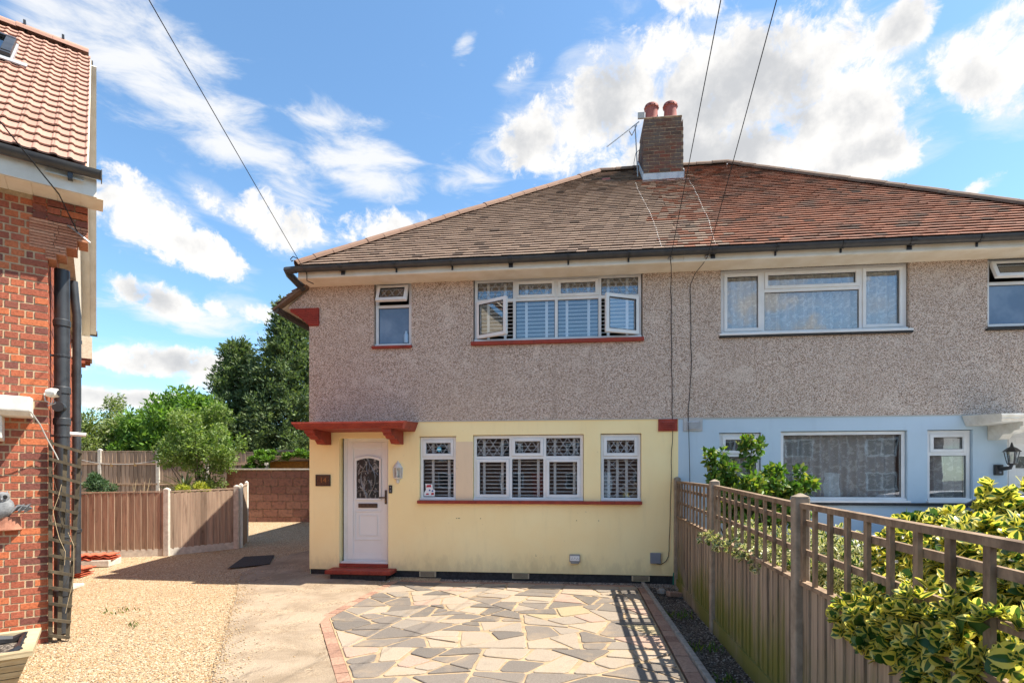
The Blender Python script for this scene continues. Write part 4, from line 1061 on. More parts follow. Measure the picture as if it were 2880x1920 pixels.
for k in (0, 2, 4, 6, 8): a = math.pi+math.pi*k/8; m.bar((.076*math.cos(a), .06*math.sin(a)-.004, .10), (.088*math.cos(a), .07*math.sin(a)-.004, .268), .009, .009)
m.build('glazing_bar', 'white_paint', t)
m = MB(); p, q2 = halfring(.072, .104), halfring(.084, .266); m.add(p+q2, [(i, i+1, n+2+i, n+1+i) for i in range(n)]); m.build('lantern_glass', 'glass', t)
m = MB(); m.lathe([(.012, .0), (.016, .03), (.02, .07), (.012, .10), (.003, .108)], (0, -.03, .12), 10); m.build('bulb', 'bulb_glass', t, smooth=True)
m = MB(); m.lathe([(.012, 0), (.03, .02), (.035, .06)], (0, -.012, 0), 10); m.build('finial', 'white_paint', t, smooth=True)
# black lantern of the blue house
t = at_house('wall_lantern', 'black coach lantern on a sensor bracket beside the blue house door', 'lantern', 11.0, -.012, 1.75)
m = MB(); m.box(-.115, .0, -.05, 0, 0, .16); m.build('bracket', 'black_plastic', t, bevel=.01)
m = MB(); m.tube([(-.05, -.03, .10), (-.04, -.12, .10), (.0, -.17, .11), (.02, -.17, .16)], [.03, .03, .028, .024], 8); m.build('arm', 'black_plastic', t, smooth=True)
def hexring(r_, z, c=(.02, -.17)): return [(c[0]+r_*math.cos(math.pi*k/3+.3), c[1]+r_*math.sin(math.pi*k/3+.3), z) for k in range(6)]
m = MB()
for (a, c) in (((.045, .15), (.055, .175)), ((.115, .345), (.10, .36)), ((.10, .36), (.06, .40)), ((.06, .40), (.025, .42)), ((.025, .42), (.012, .45))):
    m.add(hexring(*a)+hexring(*c), [(i, (i+1) % 6, 6+(i+1) % 6, 6+i) for i in range(6)])
m.add(hexring(.115, .345), [tuple(range(6))]); m.add(hexring(.055, .175), [tuple(range(6))]); m.tube([(.02, -.17, .44), (.02, -.17, .485)], [.02, .006], 8); m.build('cap', 'black_plastic', t)
m = MB()
for p, q2 in zip(hexring(.055, .175), hexring(.088, .345)): m.bar(p, q2, .01, .01)
m.build('glazing_bar', 'black_plastic', t)
m = MB(); m.add(hexring(.053, .176)+hexring(.086, .344), [(i, (i+1) % 6, 6+(i+1) % 6, 6+i) for i in range(6)]); m.build('lantern_glass', 'glass', t)
m = MB(); m.lathe([(.015, 0), (.022, .05), (.018, .10), (.004, .11)], (.02, -.17, .19), 10); m.build('bulb', 'bulb_glass', t, smooth=True)
m = MB(); m.lathe([(.016, 0), (.014, .012), (.002, .016)], (0, 0, 0), 10); m.build('sensor', 'box_grey', t, loc=(-.055, -.05, .04), rot=(R(90), 0, 0))
# door bell
t = at_house('doorbell', 'small black video doorbell beside the white front door', 'doorbell', 1.432, -.012, 1.449)
m = MB(); m.box(0, .058, -.022, 0, 0, .135); m.build('case', 'black_plastic', t, bevel=.006)
m = MB(); m.lathe([(.014, 0), (.012, .004)], (0, 0, 0), 12); m.build('button', 'box_grey', t, loc=(.029, -.0222, .04), rot=(R(90), 0, 0))
m = MB(); m.lathe([(.009, 0), (.007, .004)], (0, 0, 0), 12); m.build('lens', 'lead', t, loc=(.029, -.0222, .10), rot=(R(90), 0, 0))
# outdoor socket, grey junction box, hose end
t = at_house('outdoor_socket', 'grey double power socket low on the yellow wall', 'socket', 4.502, -.012, .309)
m = MB(); m.box(0, .176, -.05, 0, .02, .148); m.build('case', 'meter_grey', t, bevel=.012)
m = MB(); m.box(.012, .164, -.056, -.0505, .045, .125); m.build('face', 'upvc', t, bevel=.004)
m = MB()
for x in (.035, .118):
    for dx, dz in ((.012, .02), (0, 0), (.024, 0)): m.box(x+dx-.003, x+dx+.003, -.0575, -.0562, .068+dz, .080+dz)
m.box(.086, .092, -.0575, -.0562, .075, .105); m.build('pin_hole', 'dark', t)
m = MB(); m.box(.02, .156, -.065, -.02, .0, .024); m.build('lid_latch', 'meter_grey', t, bevel=.006)
t = at_house('junction_box', 'grey cable box low on the yellow wall near the fence', 'junction box', 5.80, -.012, .331)
m = MB(); m.box(0, .167, -.055, 0, 0, .17); m.build('case', 'box_grey', t, bevel=.006)
m = MB(); m.box(.004, .163, -.062, -.0555, .004, .166); m.build('cover', 'box_grey', t, bevel=.004)
m = MB(); p0 = Vector(HW(6.17, .03, .05)); m.tube([HW(6.165, .02, -.03), HW(6.17, .03, .12), HW(6.175, .03, .19)], .018, 8)
tag(m.build('hose_end', 'green_plastic', smooth=True), 'short green hose end sticking up at the foot of the fence', 'hose')
# cables on the facade
def cable(pts, r_, mat, label, cat='cable', name='cable', group=None, sub=None):
    m = MB(); m.tube(pts, r_, 6); return tag(m.build(name, mat, smooth=True), label, cat, group)
def wob(u0, z0, u1, z1, n, v, amp, seed):
    rs = random.Random(seed); return [HW(u0+(u1-u0)*i/n+rs.uniform(-amp, amp), v, z0+(z1-z0)*i/n) for i in range(n+1)]
cable([HW(6.05, .41, 5.07), HW(6.07, .37, 4.98), HW(6.10, .2, 4.90), HW(6.125, .02, 4.80)]+wob(6.13, 4.7, 6.15, 2.7, 14, .008, .006, 1)+wob(6.15, 2.45, 6.10, .55, 12, .008, .006, 2)+[HW(6.09, .01, .45), HW(6.05, .012, .37), HW(5.98, .014, .32), HW(5.90, .02, .325)], .0052, 'cable_black', 'thin black cable running down the yellow house to the grey box')
cable([HW(6.60, .41, 5.08), HW(6.55, .36, 5.0), HW(6.47, .2, 4.92), HW(6.43, .02, 4.8)]+wob(6.43, 4.7, 6.45, 3.5, 8, .008, .006, 3)+wob(6.44, 3.3, 6.40, 2.75, 4, .008, .004, 4)+wob(6.40, 2.5, 6.44, .25, 10, .03, .006, 5), .0052, 'cable_black', 'thin black cable running down the blue house past the grey vent')
# cables lying on the roof
def roofp(u, t_, h=.035): return HW(u, EV-(RB+EV)*t_, EZ+(RZ-EZ)*t_+h)
def rcable(us, ts, lab, mat='cable_white', seed=1):
    rs = random.Random(seed); pts = []; n = 26
    for i in range(n+1):
        t_ = ts[0]+(ts[1]-ts[0])*i/n; k = i/n*(len(us)-1); a = int(min(k, len(us)-2)); pts.append(roofp(us[a]+(us[a+1]-us[a])*(k-a)+rs.uniform(-.008, .008), t_, .033+rs.uniform(0, .008)))
    m = MB(); m.tube(pts, .008, 6); tag(m.build('roof_cable', mat, smooth=True), lab, 'cable')
rcable([5.86, 5.86, 5.90, 5.93, 5.93, 5.91], (.78, .01), 'pale aerial cable down the brown tiles left of the chimney', seed=3)
rcable([6.93, 6.93, 6.90, 6.86, 6.84, 6.78, 6.72], (.76, .01), 'pale aerial cable down the red tiles right of the chimney', seed=4)
# television aerial
t = at_house('television_aerial', 'television aerial on a thin mast left of the chimney', 'aerial', 5.98, -3.0, 8.5)
m = MB(); m.tube([(-.03, 0, -.3), (-.09, 0, .85)], .013, 6); m.build('mast', 'lead', t)
m = MB(); m.tube([(-.70, -.25, .27), (.0, .05, .94)], .011, 6); m.tube([(-.16, -.0, .62), (-.10, -.02, .73), (-.05, .03, .86)], .01, 6); m.tube([(-.16, -.0, .62), (-.22, -.04, .70)], .01, 6); m.build('boom', 'lead', t)
for i in range(17):
    a = Vector((-.68, -.24, .29)).lerp(Vector((-.06, .02, .88)), i/16); w = .07+.02*(i % 2); m = MB(); m.tube([a+Vector((-w*.45, w*.9, w*.35)), a-Vector((-w*.45, w*.9, w*.35))], .0045, 5); m.build('rod', 'lead', t)
m = MB(); m.box(-.03, .11, -.02, .02, .97, 1.10); m.build('reflector', 'cable_white', t)
m = MB(); m.tube([(.0, 0, .3), (-.08, -.05, .2), (-.12, -.05, 0), (-.1, -.05, -.2)], .006, 5); m.build('lead_wire', 'cable_black', t)
# overhead wires to a pole across the road
POLE = Vector((-1.42, -12, 7.7))
def wire(a, lab, sag=.06, r_=.0045, hook=True):
    a = Vector(a); pts = []
    for i in range(25):
        t_ = i/24; p = a.lerp(POLE, t_); p.z -= sag*4*t_*(1-t_); pts.append(p)
    m = MB(); m.tube(pts, r_, 6); tag(m.build('overhead_wire', 'cable_black', smooth=True), lab, 'wire', 'overhead telephone wires')
wire(HW(.16, .40, 5.10), 'overhead wire crossing the left of the sky to the eave corner'); wire(HW(6.05, .41, 5.07), 'overhead wire meeting the gutter just left of the party line'); wire(HW(6.60, .41, 5.08), 'overhead wire meeting the gutter just right of the party line')
m = MB(); m.tube([HW(.28, .40, 4.93), HW(.17, .41, 4.98), HW(.17, .42, 5.12), HW(.10, .42, 5.26), HW(.0, .40, 5.36), HW(-.09, .38, 5.41), HW(-.14, .37, 5.37), HW(-.12, .37, 5.33), HW(-.09, .37, 5.35)], .008, 6)
tag(m.build('wire_hook', 'cable_black', smooth=True), 'curled black wire hook at the eave corner over the side gutter', 'hook')
for u, l_ in ((6.05, 'yellow'), (6.60, 'blue')):
    m = MB(); m.add([HW(u-.05, .396, 5.075), HW(u+.05, .396, 5.075), HW(u, .396, 5.14), HW(u-.01, .43, 5.09), HW(u+.01, .43, 5.09)], [(0, 2, 3), (2, 1, 4), (0, 3, 4, 1), (2, 4, 3)]); tag(m.build('wire_bracket', 'lead'), 'small wire bracket on the fascia of the %s house' % l_, 'bracket')
# sticker and badge on the glass, bottle on the bathroom sill
t = at_house('window_sticker', 'white sticker with red and blue marks in the lower window nearest the door', 'sticker', 2.03, -.082, 1.40)
m = MB(); m.prism([(0, 0), (.18, 0), (.19, .10), (.15, .12), (.14, .20), (.02, .21), (.03, .11), (-.005, .05)], 1, -.002, 0); m.build('backing', 'stick_white', t)
for x, z, w, h, c_ in ((.035, .15, .09, .045, 'sticker_red'), (.03, .02, .05, .03, 'sticker_red'), (.12, .02, .05, .04, 'sticker_red'), (.08, .085, .03, .03, 'sticker_blue'), (.13, .075, .03, .03, 'sticker_blue')):
    m = MB(); m.prism([(x, z), (x+w, z+.004), (x+w*.9, z+h), (x+w*.1, z+h*.85)], 1, -.004, -.0022); m.build('mark', c_, t)
t = at_house('window_badge', 'small round cyan and white badge in the top light nearest the door', 'sticker', 2.29, -.082, 2.20)
m = MB(); m.lathe([(.04, 0), (.04, .002)], (0, 0, 0), 16); m.build('disc', 'sticker_cyan', t, rot=(R(90), 0, 0)); m = MB(); m.box(-.03, .03, -.0035, -.0022, -.012, .006); m.build('stripe', 'stick_white', t)
t = at_house('bottle', 'pale blue bottle standing inside the small upper window', 'bottle', 1.72, -.058, 4.02)
# fence between the drives
def along(Z): return Vector((2.10+.1307*(Z-4.52), Z, 0))
fz = [(1.2, 1.45), (1.86, 1.468), (3.7, 1.514), (3.91, 1.515), (5.8, 1.60), (8.31, 1.64), (8.75, 1.645)]
sz = [(1.2, .965), (3.74, .986), (8.75, 1.10)]
fence = thing('boundary_fence', 'weathered brown close-board fence with square trellis top between the two front yards', 'fence', along(5))
fo = fence.location
fdir = (along(5)-along(4)).normalized(); fnrm = Vector((-fdir.y, fdir.x, 0))   # towards the yellow yard
posts = [8.72, 6.25, 3.78, 1.3]
for Z in posts:
    p = along(Z)-fo; top = ipl(Z, fz)+.06; m = MB(); m.prism([(-.05, -.05), (.05, -.05), (.05, .05), (-.05, .05)], 2, -.2, top); m.add([(-.05, -.05, top), (.05, -.05, top), (.05, .05, top), (-.05, .05, top), (0, 0, top+.03)], [(0, 1, 4), (1, 2, 4), (2, 3, 4), (3, 0, 4)])
    m.build('post', 'old_post', fence, loc=p, rot=(0, 0, math.atan2(fdir.y, fdir.x)), bevel=.012)
rs = random.Random(9)
for (Za, Zb) in zip(posts, posts[1:]):
    a, c = along(Za-.055)-fo, along(Zb+.055)-fo; L = (c-a).length; d = (c-a).normalized()
    za, zb = ipl(Za, sz), ipl(Zb, sz); ta, tb = ipl(Za, fz), ipl(Zb, fz)
    m = MB(); m.bar(a+Vector((0, 0, .0))+fnrm*.012, c+Vector((0, 0, .0))+fnrm*.012, .03, .20); m.build('gravel_board', 'old_wood', fence)
    n = int(L/.118)
    for i in range(n):
        p = a+d*(L*(i+.5)/n); zt = za+(zb-za)*(i+.5)/n-.02+rs.uniform(-.006, .004); w = L/n*.56
        m = MB(); ang = math.atan2(d.y, d.x); m.prism([(-w, -.004), (w, -.016), (w, .0), (-w, .007)], 2, .10, zt); m.build('board', 'old_wood', fence, loc=(p.x+fnrm.x*(-.004 if i % 2 else .0), p.y+fnrm.y*(-.004 if i % 2 else .0), 0), rot=(0, 0, ang+rs.uniform(-.02, .02)))
    m = MB(); m.bar(a+Vector((0, 0, za)), c+Vector((0, 0, zb)), .055, .03); m.build('capping_rail', 'trellis_wood', fence)
    for fr_, (w_, h_) in ((.0, (.05, .035)), (.22, (.022, .04)), (.60, (.022, .04))):
        zA, zB = ta-(ta-za)*fr_, tb-(tb-zb)*fr_
        off = fnrm*(-.012 if fr_ else 0); m = MB(); m.bar(a+off+Vector((0, 0, zA)), c+off+Vector((0, 0, zB)), w_, h_); m.build('trellis_rail', 'trellis_wood', fence)
    n = max(3, round(L/.215))
    for i in range(n+1):
        f_ = min(max(i/n, .012), .988); p = a.lerp(c, f_); z0_, z1_ = za+(zb-za)*f_, ta+(tb-ta)*f_
        m = MB(); m.bar(p+fnrm*.012+Vector((0, 0, z0_+.01)), p+fnrm*.012+Vector((0, 0, z1_-.015)), .037, .022, up=tuple(fnrm)); m.build('trellis_slat', 'trellis_wood', fence)
m = MB(); m.lathe([(.035, 0), (.04, .03), (.04, .13), (.028, .16), (.02, .175), (.022, .20)], (0, 0, 0), 14); m.build('body', 'bottle', bpy.data.objects['bottle'], smooth=True)

# ------------------------------------------------------------------ the red brick house on the left
LA = R(37.4); LC = Vector((-4.81, 5.64, 0))
def LW(x, y, z=0): return (LC.x+x*math.cos(LA)-y*math.sin(LA), LC.y+x*math.sin(LA)+y*math.cos(LA), z)
hL = thing('brick_house', 'red brick house with pink roof tiles and black soil pipe at the left edge', 'house', tuple(LC), LA)
plain('stain_brick', lin(150, 84, 66), None, 1, .9)
w = MB(); w.box(-2.2, -.003, .002, .22, -.1, 4.64); mw = w.build('wall', 'mortar', hL)
w = MB(); w.box(-.19, -.003, .2201, 7.3, -.1, 4.64); sw = w.build('side_wall', 'mortar', hL)
w = MB(); w.prism([(-.2, 4.641), (7.3, 4.641), (3.45, 8.05)], 0, -.19, .16); w.build('gable_wall', 'cream_wall', hL)
rs = random.Random(33); CH = .0762; shp = {}
def brk(wd, dp, ht=.0605):
    key = (round(wd, 3), round(dp, 3))
    if key not in shp:
        m = MB(); e = .003
        vs_ = [(x, y, z) for z in (0, ht) for y in (-dp/2, dp/2) for x in (-wd/2, wd/2)]
        m.box(-wd/2, wd/2, -dp/2, dp/2, 0, ht); shp[key] = m.mesh('brick', 'house_brick')
    return shp[key]
side = MB()
for c_ in range(61):
    z = c_*CH-.01
    if z > 4.56: break
    # front: stretcher, header, header by turns (as laid); odd courses shifted
    seq = ([.215, .1025] if c_ % 2 else [.158, .1025, .215]); x = .0; i = 0
    pat = ([.216, .216] if c_ % 2 else [.1025, .1025, .216])
    pat = [.216, .104, .216] if c_ % 2 else [.104, .054, .104, .216]
    while x > -1.15:
        wd = pat[i % len(pat)]; place('brick', brk(wd-.005, .05), mw, (x-wd/2, .021+rs.uniform(-.0025, .0025), z+rs.uniform(-.0015, .0015)), (0, 0, rs.uniform(-.006, .006))); x -= wd+.0115; i += 1
    y = .06 if c_ % 2 else .10; 
    if not c_ % 2: side.box(-.05, rs.uniform(-.002, .002), .048, .092, z, z+.0655)
    while y < 7.2:
        wd = .216 if (int(y*7)+c_) % 3 else .1025
        side.box(-.05, rs.uniform(-.002, .002), y, y+wd, z, z+.0655); y += wd+.0115
tag(place('side_brickwork', side.mesh('side_brickwork', 'house_brick'), sw), kind='stuff')
# corbel at the corner: thin creasing tiles stepping out, bricks above
m = MB(); m.box(-.10, .31, .012, .30, 4.36, 4.60); corb = m.build('corbel', 'mortar', hL)
nlay = 13; tm = {}
for i in range(nlay):
    z = 3.975+i*.0305; xr = .04+min(1, (i/3)//1*.25)*.29 if i < 12 else .33; xr = (.07, .07, .15, .15, .15, .24, .24, .24, .33, .33, .33, .33, .33)[i]; xl = -.145 if i > 2 else -.02
    x = xl
    while x < xr-.02:
        wd = min(.19+.05*rs.random(), xr-x); m = MB(); m.box(0, wd-.004, -.012+rs.uniform(-.004, .002), .28, 0, .0235); m.build('creasing_tile', 'creasing', corb, loc=(x, 0, z)); x += wd
for r_, z in enumerate((4.375, 4.451, 4.527)):
    x = .325
    for wd in ((.216, .1025, .1025) if r_ % 2 else (.1025, .216, .1025)):
        place('brick', brk(wd, .05), corb, (x-wd/2, .012+rs.uniform(-.002, .002), z)); x -= wd+.0115
m = MB(); m.box(.275, .325, .04, .30, 4.375, 4.59); m.build('corbel_return', 'house_brick', corb)
# back corbel on the far corner
m = MB(); m.box(-.05, .33, 6.7, 7.3, 4.15, 4.60); m.build('back_corbel', 'cream_wall', hL)
for i, (xr, z) in enumerate(((.30, 4.10), (.22, 4.05), (.14, 4.0))):
    m = MB(); m.box(-.04, xr, 6.72, 7.3, z, z+.049); m.build('corbel_course', 'house_brick', hL)
# eaves
m = MB(); m.box(-2.2, .40, -.31, .012, 4.605, 4.62); sof = m.build('soffit', 'soffit', hL)
for i in range(14):
    m = MB(); m.box(-2.2+i*.19, -2.2+i*.19+.185, -.31, .008, 4.598, 4.6045); m.build('soffit_board', 'soffit', sof)
m = MB(); m.box(-2.2, .40, -.333, -.311, 4.60, 4.78); m.build('fascia', 'upvc_dirty', hL)
g = MB(); n = 9
outer = [(-.40+.062*math.cos(math.pi+math.pi*i/n), 4.835+.075*math.sin(math.pi+math.pi*i/n)) for i in range(n+1)]; inner = [(-.40+.054*math.cos(math.pi+math.pi*i/n), 4.835+.067*math.sin(math.pi+math.pi*i/n)) for i in range(n+1)][::-1]
g.prism(outer+inner, 0, -2.2, .435); g.box(.4352, .445, -.466, -.334, 4.75, 4.84); gl_ = g.build('gutter', 'gutter_grey', hL, smooth=True)
for x in (.17, -.75): m = MB(); m.box(x, x+.04, -.40, -.334, 4.70, 4.765); m.build('bracket', 'black_plastic', gl_)
# roof: interlocking tiles with a rolled profile
TE, TR, TY0, TY1 = 4.85, 8.30, -.38, 3.45
up = Vector((0, TY1-TY0, TR-TE)); LS = up.length; up.normalize(); nn = Vector((1, 0, 0)).cross(up); nn = nn if nn.z > 0 else -nn
m = MB(); m.quad((-2.2, TY0, TE), (.32, TY0, TE), (.32, TY1, TR), (-2.2, TY1, TR)); m.quad((-2.2, TY1, TR), (.32, TY1, TR), (.32, 2*TY1-TY0, TE), (-2.2, 2*TY1-TY0, TE)); rfL = m.build('roof', 'pink_tile', hL)
tw, ga = .27, LS/21
prof = [(0, .0), (.03, .0), (.045, .022), (.075, .034), (.105, .022), (.12, .0), (.175, .0), (.19, .022), (.22, .034), (.25, .022), (.265, .0), (.298, .0)]
prof = [(0, .022), (.014, .026), (.03, .022), (.045, .006), (.075, .003), (.118, .006), (.134, .022), (.149, .026), (.164, .022), (.18, .006), (.22, .003), (.268, .006), (.284, .022), (.298, .024)]
m = MB(); npf = len(prof)
for (t_, h) in ((0, .030), (ga*1.08, .004)):
    for hh in (0, .016):
        for (x, z) in prof: m.v.append(tuple(Vector((x*.9, 0, 0))+up*t_+nn*(z*.7+h+hh)))
for k in range(npf-1):
    m.f += [(npf+k, npf+k+1, 3*npf+k+1, 3*npf+k), (k, 2*npf+k, 2*npf+k+1, k+1), (k, k+1, npf+k+1, npf+k)]; m.m += [0]*3
for k in (0, npf-1): m.f.append((k, npf+k, 3*npf+k, 2*npf+k)); m.m.append(0)
tme = m.mesh('roof_tile', 'pink_tile')
for r_ in range(21):
    for c_ in range(9):
        x = .325-tw*(c_+1)+.002; t_ = r_*ga
        if 7 <= r_ <= 9 and x < -.62 and False: continue
        p = Vector((x, TY0, TE))+up*t_; place('roof_tile', tme, rfL, p+nn*rs.uniform(0, .004), (0, 0, rs.uniform(-.004, .004)))
half_tiles(rfL, (-2.2, TY1, TR+.03), (.295, TY1, TR+.03), 'pink_tile', 'ridge_tile', r=.12, L=.44)
for x in (.0-.02, -.46, -.9): m = MB(); m.box(x, x+.03, TY1-.10, TY1+.1, TR+.10, TR+.17); m.build('ridge_clip', 'black_plastic', rfL)
# verge: white board on the gable, front and back slope, with dark edge trim
m = MB(); m.bar((.305, TY0+.02, TE-.025), (.305, TY1, TR-.02), .022, .06, up=(1, 0, 0)); m.build('bargeboard', 'soffit', hL)
m = MB(); m.bar((.305, TY1, TR-.085), (.305, 2*TY1-TY0, TE-.09), .022, .19, up=(1, 0, 0)); m.build('bargeboard', 'upvc_dirty', hL)
m = MB(); m.bar((.315, TY1, TR-.01), (.315, 2*TY1-TY0+.05, TE-.06), .03, .08, up=(1, 0, 0)); m.build('verge_trim', 'pipe_grey', hL)
m = MB(); m.quad((.0, TY1, TR-.14), (.295, TY1, TR-.14), (.295, 2*TY1-TY0, TE-.13), (.0, 2*TY1-TY0, TE-.13)); m.quad((.0, TY0, TE-.14), (.295, TY0, TE-.14), (.295, TY1, TR-.14), (.0, TY1, TR-.14)); m.build('verge_soffit', 'soffit', hL)
m = MB(); m.tube([(.42, 2*TY1-TY0+.02, TE-.05), (-.3, 2*TY1-TY0+.02, TE-.05)], .06, 8); m.build('back_gutter', 'gutter_grey', hL, smooth=True)
# roof window
yv, xv = 2.30, -.46
pc = Vector((xv, TY0, TE))+up*((yv-TY0)/(TY1-TY0)*LS); 
Mx = Matrix((Vector((1, 0, 0)), up, nn)).transposed().to_4x4(); Mx.translation = pc+nn*.03
def rb(x0, x1, y0, y1, z0, z1, name, mat, par): m = MB(); m.box(x0, x1, y0, y1, z0, z1, M=Mx); return m.build(name, mat, par, bevel=.006)
vw = MB(); vw.box(-.80, .02, -.50, .42, .0, .05, M=Mx); vwo = vw.build('roof_window', 'lead', hL)
for a in ((-.80, -.68, -.42, .36), (-.10, .0, -.42, .36)): rb(a[0], a[1], a[2], a[3], .05, .11, 'frame', 'pipe_grey', vwo)
rb(-.80, .0, .36, .44, .0505, .115, 'frame', 'black_plastic', vwo); rb(-.80, .0, -.50, -.42, .0505, .10, 'frame', 'black_plastic', vwo)
rb(-.68, -.10, -.42, .36, .06, .075, 'pane', 'car_glass', vwo)
m = MB(); m.box(-.85, .16, -.64, -.50, .036, .050, M=Mx); m.build('flashing', 'lead', vwo)
# white canopy end over the front door
m = MB(); m.prism([(0.005, 2.52), (-.30, 2.50), (-.30, 2.36), (-.24, 2.31), (0.005, 2.31)], 0, -1.6, -.115); m.build('canopy', 'white_paint', hL, bevel=.012)
m = MB(); m.prism([(0.005, 2.309), (-.24, 2.309), (-.22, 2.26), (-.20, 2.09), (-.10, 2.07), (0.005, 2.07)], 0, -.50, -.33); m.build('bracket', 'white_paint', hL, bevel=.01)
# soil pipe and rain pipe
def pipe(x, y, z0, z1, r_, joints, mat, clips):
    m = MB(); m.tube([(x, y, z0), (x, y, z1)], r_, 18); pp = m.build('pipe', mat, hL, smooth=True)
    for z in joints: m = MB(); m.lathe([(r_*1.02, 0), (r_*1.14, .006), (r_*1.14, .07), (r_*1.02, .08)], (x, y, z), 18); m.build('joint', mat, pp, smooth=True)
    for z in clips: m = MB(); m.lathe([(r_*1.03, 0), (r_*1.10, .003), (r_*1.10, .022), (r_*1.03, .025)], (x, y, z), 18); m.box(x-.16, x, y-.013, y+.013, z+.002, z+.022); m.build('clip', mat, pp)
    return pp
sp_ = pipe(.10, .30, .02, 3.97, .068, (.42, 2.28, 2.62, 3.35), 'pipe_grey', (1.05, 2.15, 3.02))
m = MB(); m.tube([(.10, .30, 2.47), (.07, .16, 2.47)], .055, 12); sb_ = m.build('branch', 'pipe_grey', sp_, smooth=True)
m = MB(); m.tube([(.13, 2.9, 4.6), (.15, 2.9, 4.30), (.17, 2.9, 4.1), (.165, 2.95, .3)], .055, 12); rp = m.build('rain_pipe', 'pipe_grey', hL, smooth=True)
for z in (.9, 1.75, 2.55, 3.2, 3.7): m = MB(); m.lathe([(.057, 0), (.064, .004), (.064, .05), (.057, .055)], (.166, 2.94, z), 14); m.build('joint', 'pipe_grey', rp, smooth=True)
m = MB(); m.tube([(0, 1.0, 2.24), (.30, 1.0, 2.23)], .025, 10); m.build('overflow_pipe', 'upvc', hL, smooth=True)
# wires and camera on the corner
t = thing('security_camera', 'small white security camera on the corner of the brick house', 'camera', LW(.0, -.03, 2.58), LA)
m = MB(); m.lathe([(.008, -.0), (.04, .01), (.05, .05), (.045, .10), (.02, .12)], (0, 0, 0), 14); m.build('case', 'white_paint', t, smooth=True, loc=(-.01, -.02, 0), rot=(R(90), 0, R(60)))
m = MB(); m.lathe([(.03, 0), (.032, .004)], (0, 0, 0), 14); m.build('face', 'black_plastic', t, loc=(.09, -.08, 0), rot=(R(90), 0, R(60)))
m = MB(); m.tube([(-.03, .02, .0), (-.02, -.01, -.08), (.03, -.03, -.11), (.05, -.03, -.05), (.06, -.02, -.10), (.0, 0, -.13)], .006, 6); m.build('lead_wire', 'cable_white', t, smooth=True)
m = MB(); m.tube([LW(-.115, -.29, 2.36), LW(-.05, -.22, 2.24), LW(.0, -.12, 2.10), LW(.06, -.08, 1.96), LW(.09, -.06, 1.88)], .006, 6); tag(m.build('guide_wire', 'cable_white', smooth=True), 'white wire from the white canopy end to the wooden trellis', 'wire')
m = MB(); m.tube([Vector(LW(.02, -.35, 4.42)).lerp(Vector(LW(.24, -.05, 4.30)), 1), Vector(LW(.1, -.30, 4.55)), Vector(LW(-.9, -1.7, 5.35))], .006, 6); tag(m.build('telephone_wire', 'cable_black', smooth=True), 'thin dark wire in front of the brick house eave', 'wire')
m = MB(); m.tube([LW(.16, -.02, 4.36), LW(.22, -.05, 4.31), LW(.345, -.03, 4.22)], .010, 6); tag(m.build('wire_clamp', 'aluminium', smooth=True), 'silver wire clamp under the brick house soffit', 'clamp')
# fan trellis against the corner
t = thing('wooden_trellis', 'narrow grey wooden trellis leaning at the corner of the brick house', 'trellis', LW(.01, -.05, 0), LA)
def tw_(z): return .135+(.245-.135)*(z/2.1)
for f_, zt in ((0, 2.10), (.5, 2.02), (1, 1.98)):
    m = MB(); m.bar((f_*tw_(0)+.012, 0, .02-.0*f_), (f_*tw_(zt)+.012, 0, zt), .034, .022, up=(0, 1, 0)); m.build('upright', 'grey_trellis', t)
for i in range(13):
    z = .09+i*.165; w_ = tw_(z); m = MB(); m.bar((0, -.024, z), (w_+.03, -.024, z-.38*w_), .03, .02, up=(0, 1, 0)); m.build('rung', 'grey_trellis', t)
rs2 = random.Random(5); m = MB()
for k in range(4):
    p = [( .12+rs2.uniform(-.05, .05), -.03, .3+k*.25)]
    for i in range(6): p.append((min(.2, max(.03, p[-1][0]+rs2.uniform(-.05, .05))), -.035, p[-1][2]+.14))
    m = MB(); m.tube(p, .0025, 5); m.build('dry_stem', 'bark' if k % 2 else 'cane', t)
# owl plaque on a wall pot
t = thing('owl_wall_planter', 'grey stone owl sitting on a small terracotta wall pot on the brick wall', 'ornament', LW(-.32, 0, 1.18), LA)
m = MB(); n = 10
def hr(r_, z, k=.75): return [(r_*math.cos(math.pi+math.pi*i/n), k*r_*math.sin(math.pi+math.pi*i/n)-.002, z) for i in range(n+1)]
lay = [hr(.11, .0), hr(.125, .01), hr(.12, .035), hr(.115, .12), hr(.12, .14)]
for p, q2 in zip(lay, lay[1:]): m.add(p+q2, [(i, i+1, n+2+i, n+1+i) for i in range(n)])
m.add(lay[0], [tuple(range(n+1))]); m.add(lay[-1], [tuple(range(n+1))]); m.build('pot', 'terracotta_planter', t)
m = MB(); m.lathe([(.02, -.11), (.055, -.08), (.078, -.02), (.075, .04), (.055, .085), (.03, .11), (.005, .12)], (0, 0, 0), 14, sx=1.25, sy=.9); m.build('owl_body', 'stone_grey', t, smooth=True, loc=(-.035, -.06, .22), rot=(0, R(35), 0))
m = MB(); m.lathe([(.01, -.055), (.045, -.04), (.058, 0), (.05, .035), (.03, .05), (.005, .055)], (0, 0, 0), 14); hd = m.build('owl_head', 'stone_grey', t, smooth=True, loc=(-.02, -.075, .335))
for s_ in (-1, 1): m = MB(); m.lathe([(.016, -.006), (.02, 0), (.014, .007)], (0, 0, 0), 10); m.build('owl_eye', 'dark', hd, loc=(s_*.024, -.05, .005), rot=(R(90), 0, 0)); m = MB(); m.lathe([(.012, 0), (.002, .03)], (s_*.035, 0, .035), 6); m.build('ear_tuft', 'stone_grey', hd)
m = MB(); m.lathe([(.009, 0), (.002, .025)], (0, 0, 0), 6); m.build('beak', 'stone_grey', hd, loc=(0, -.055, -.012), rot=(R(120), 0, 0))
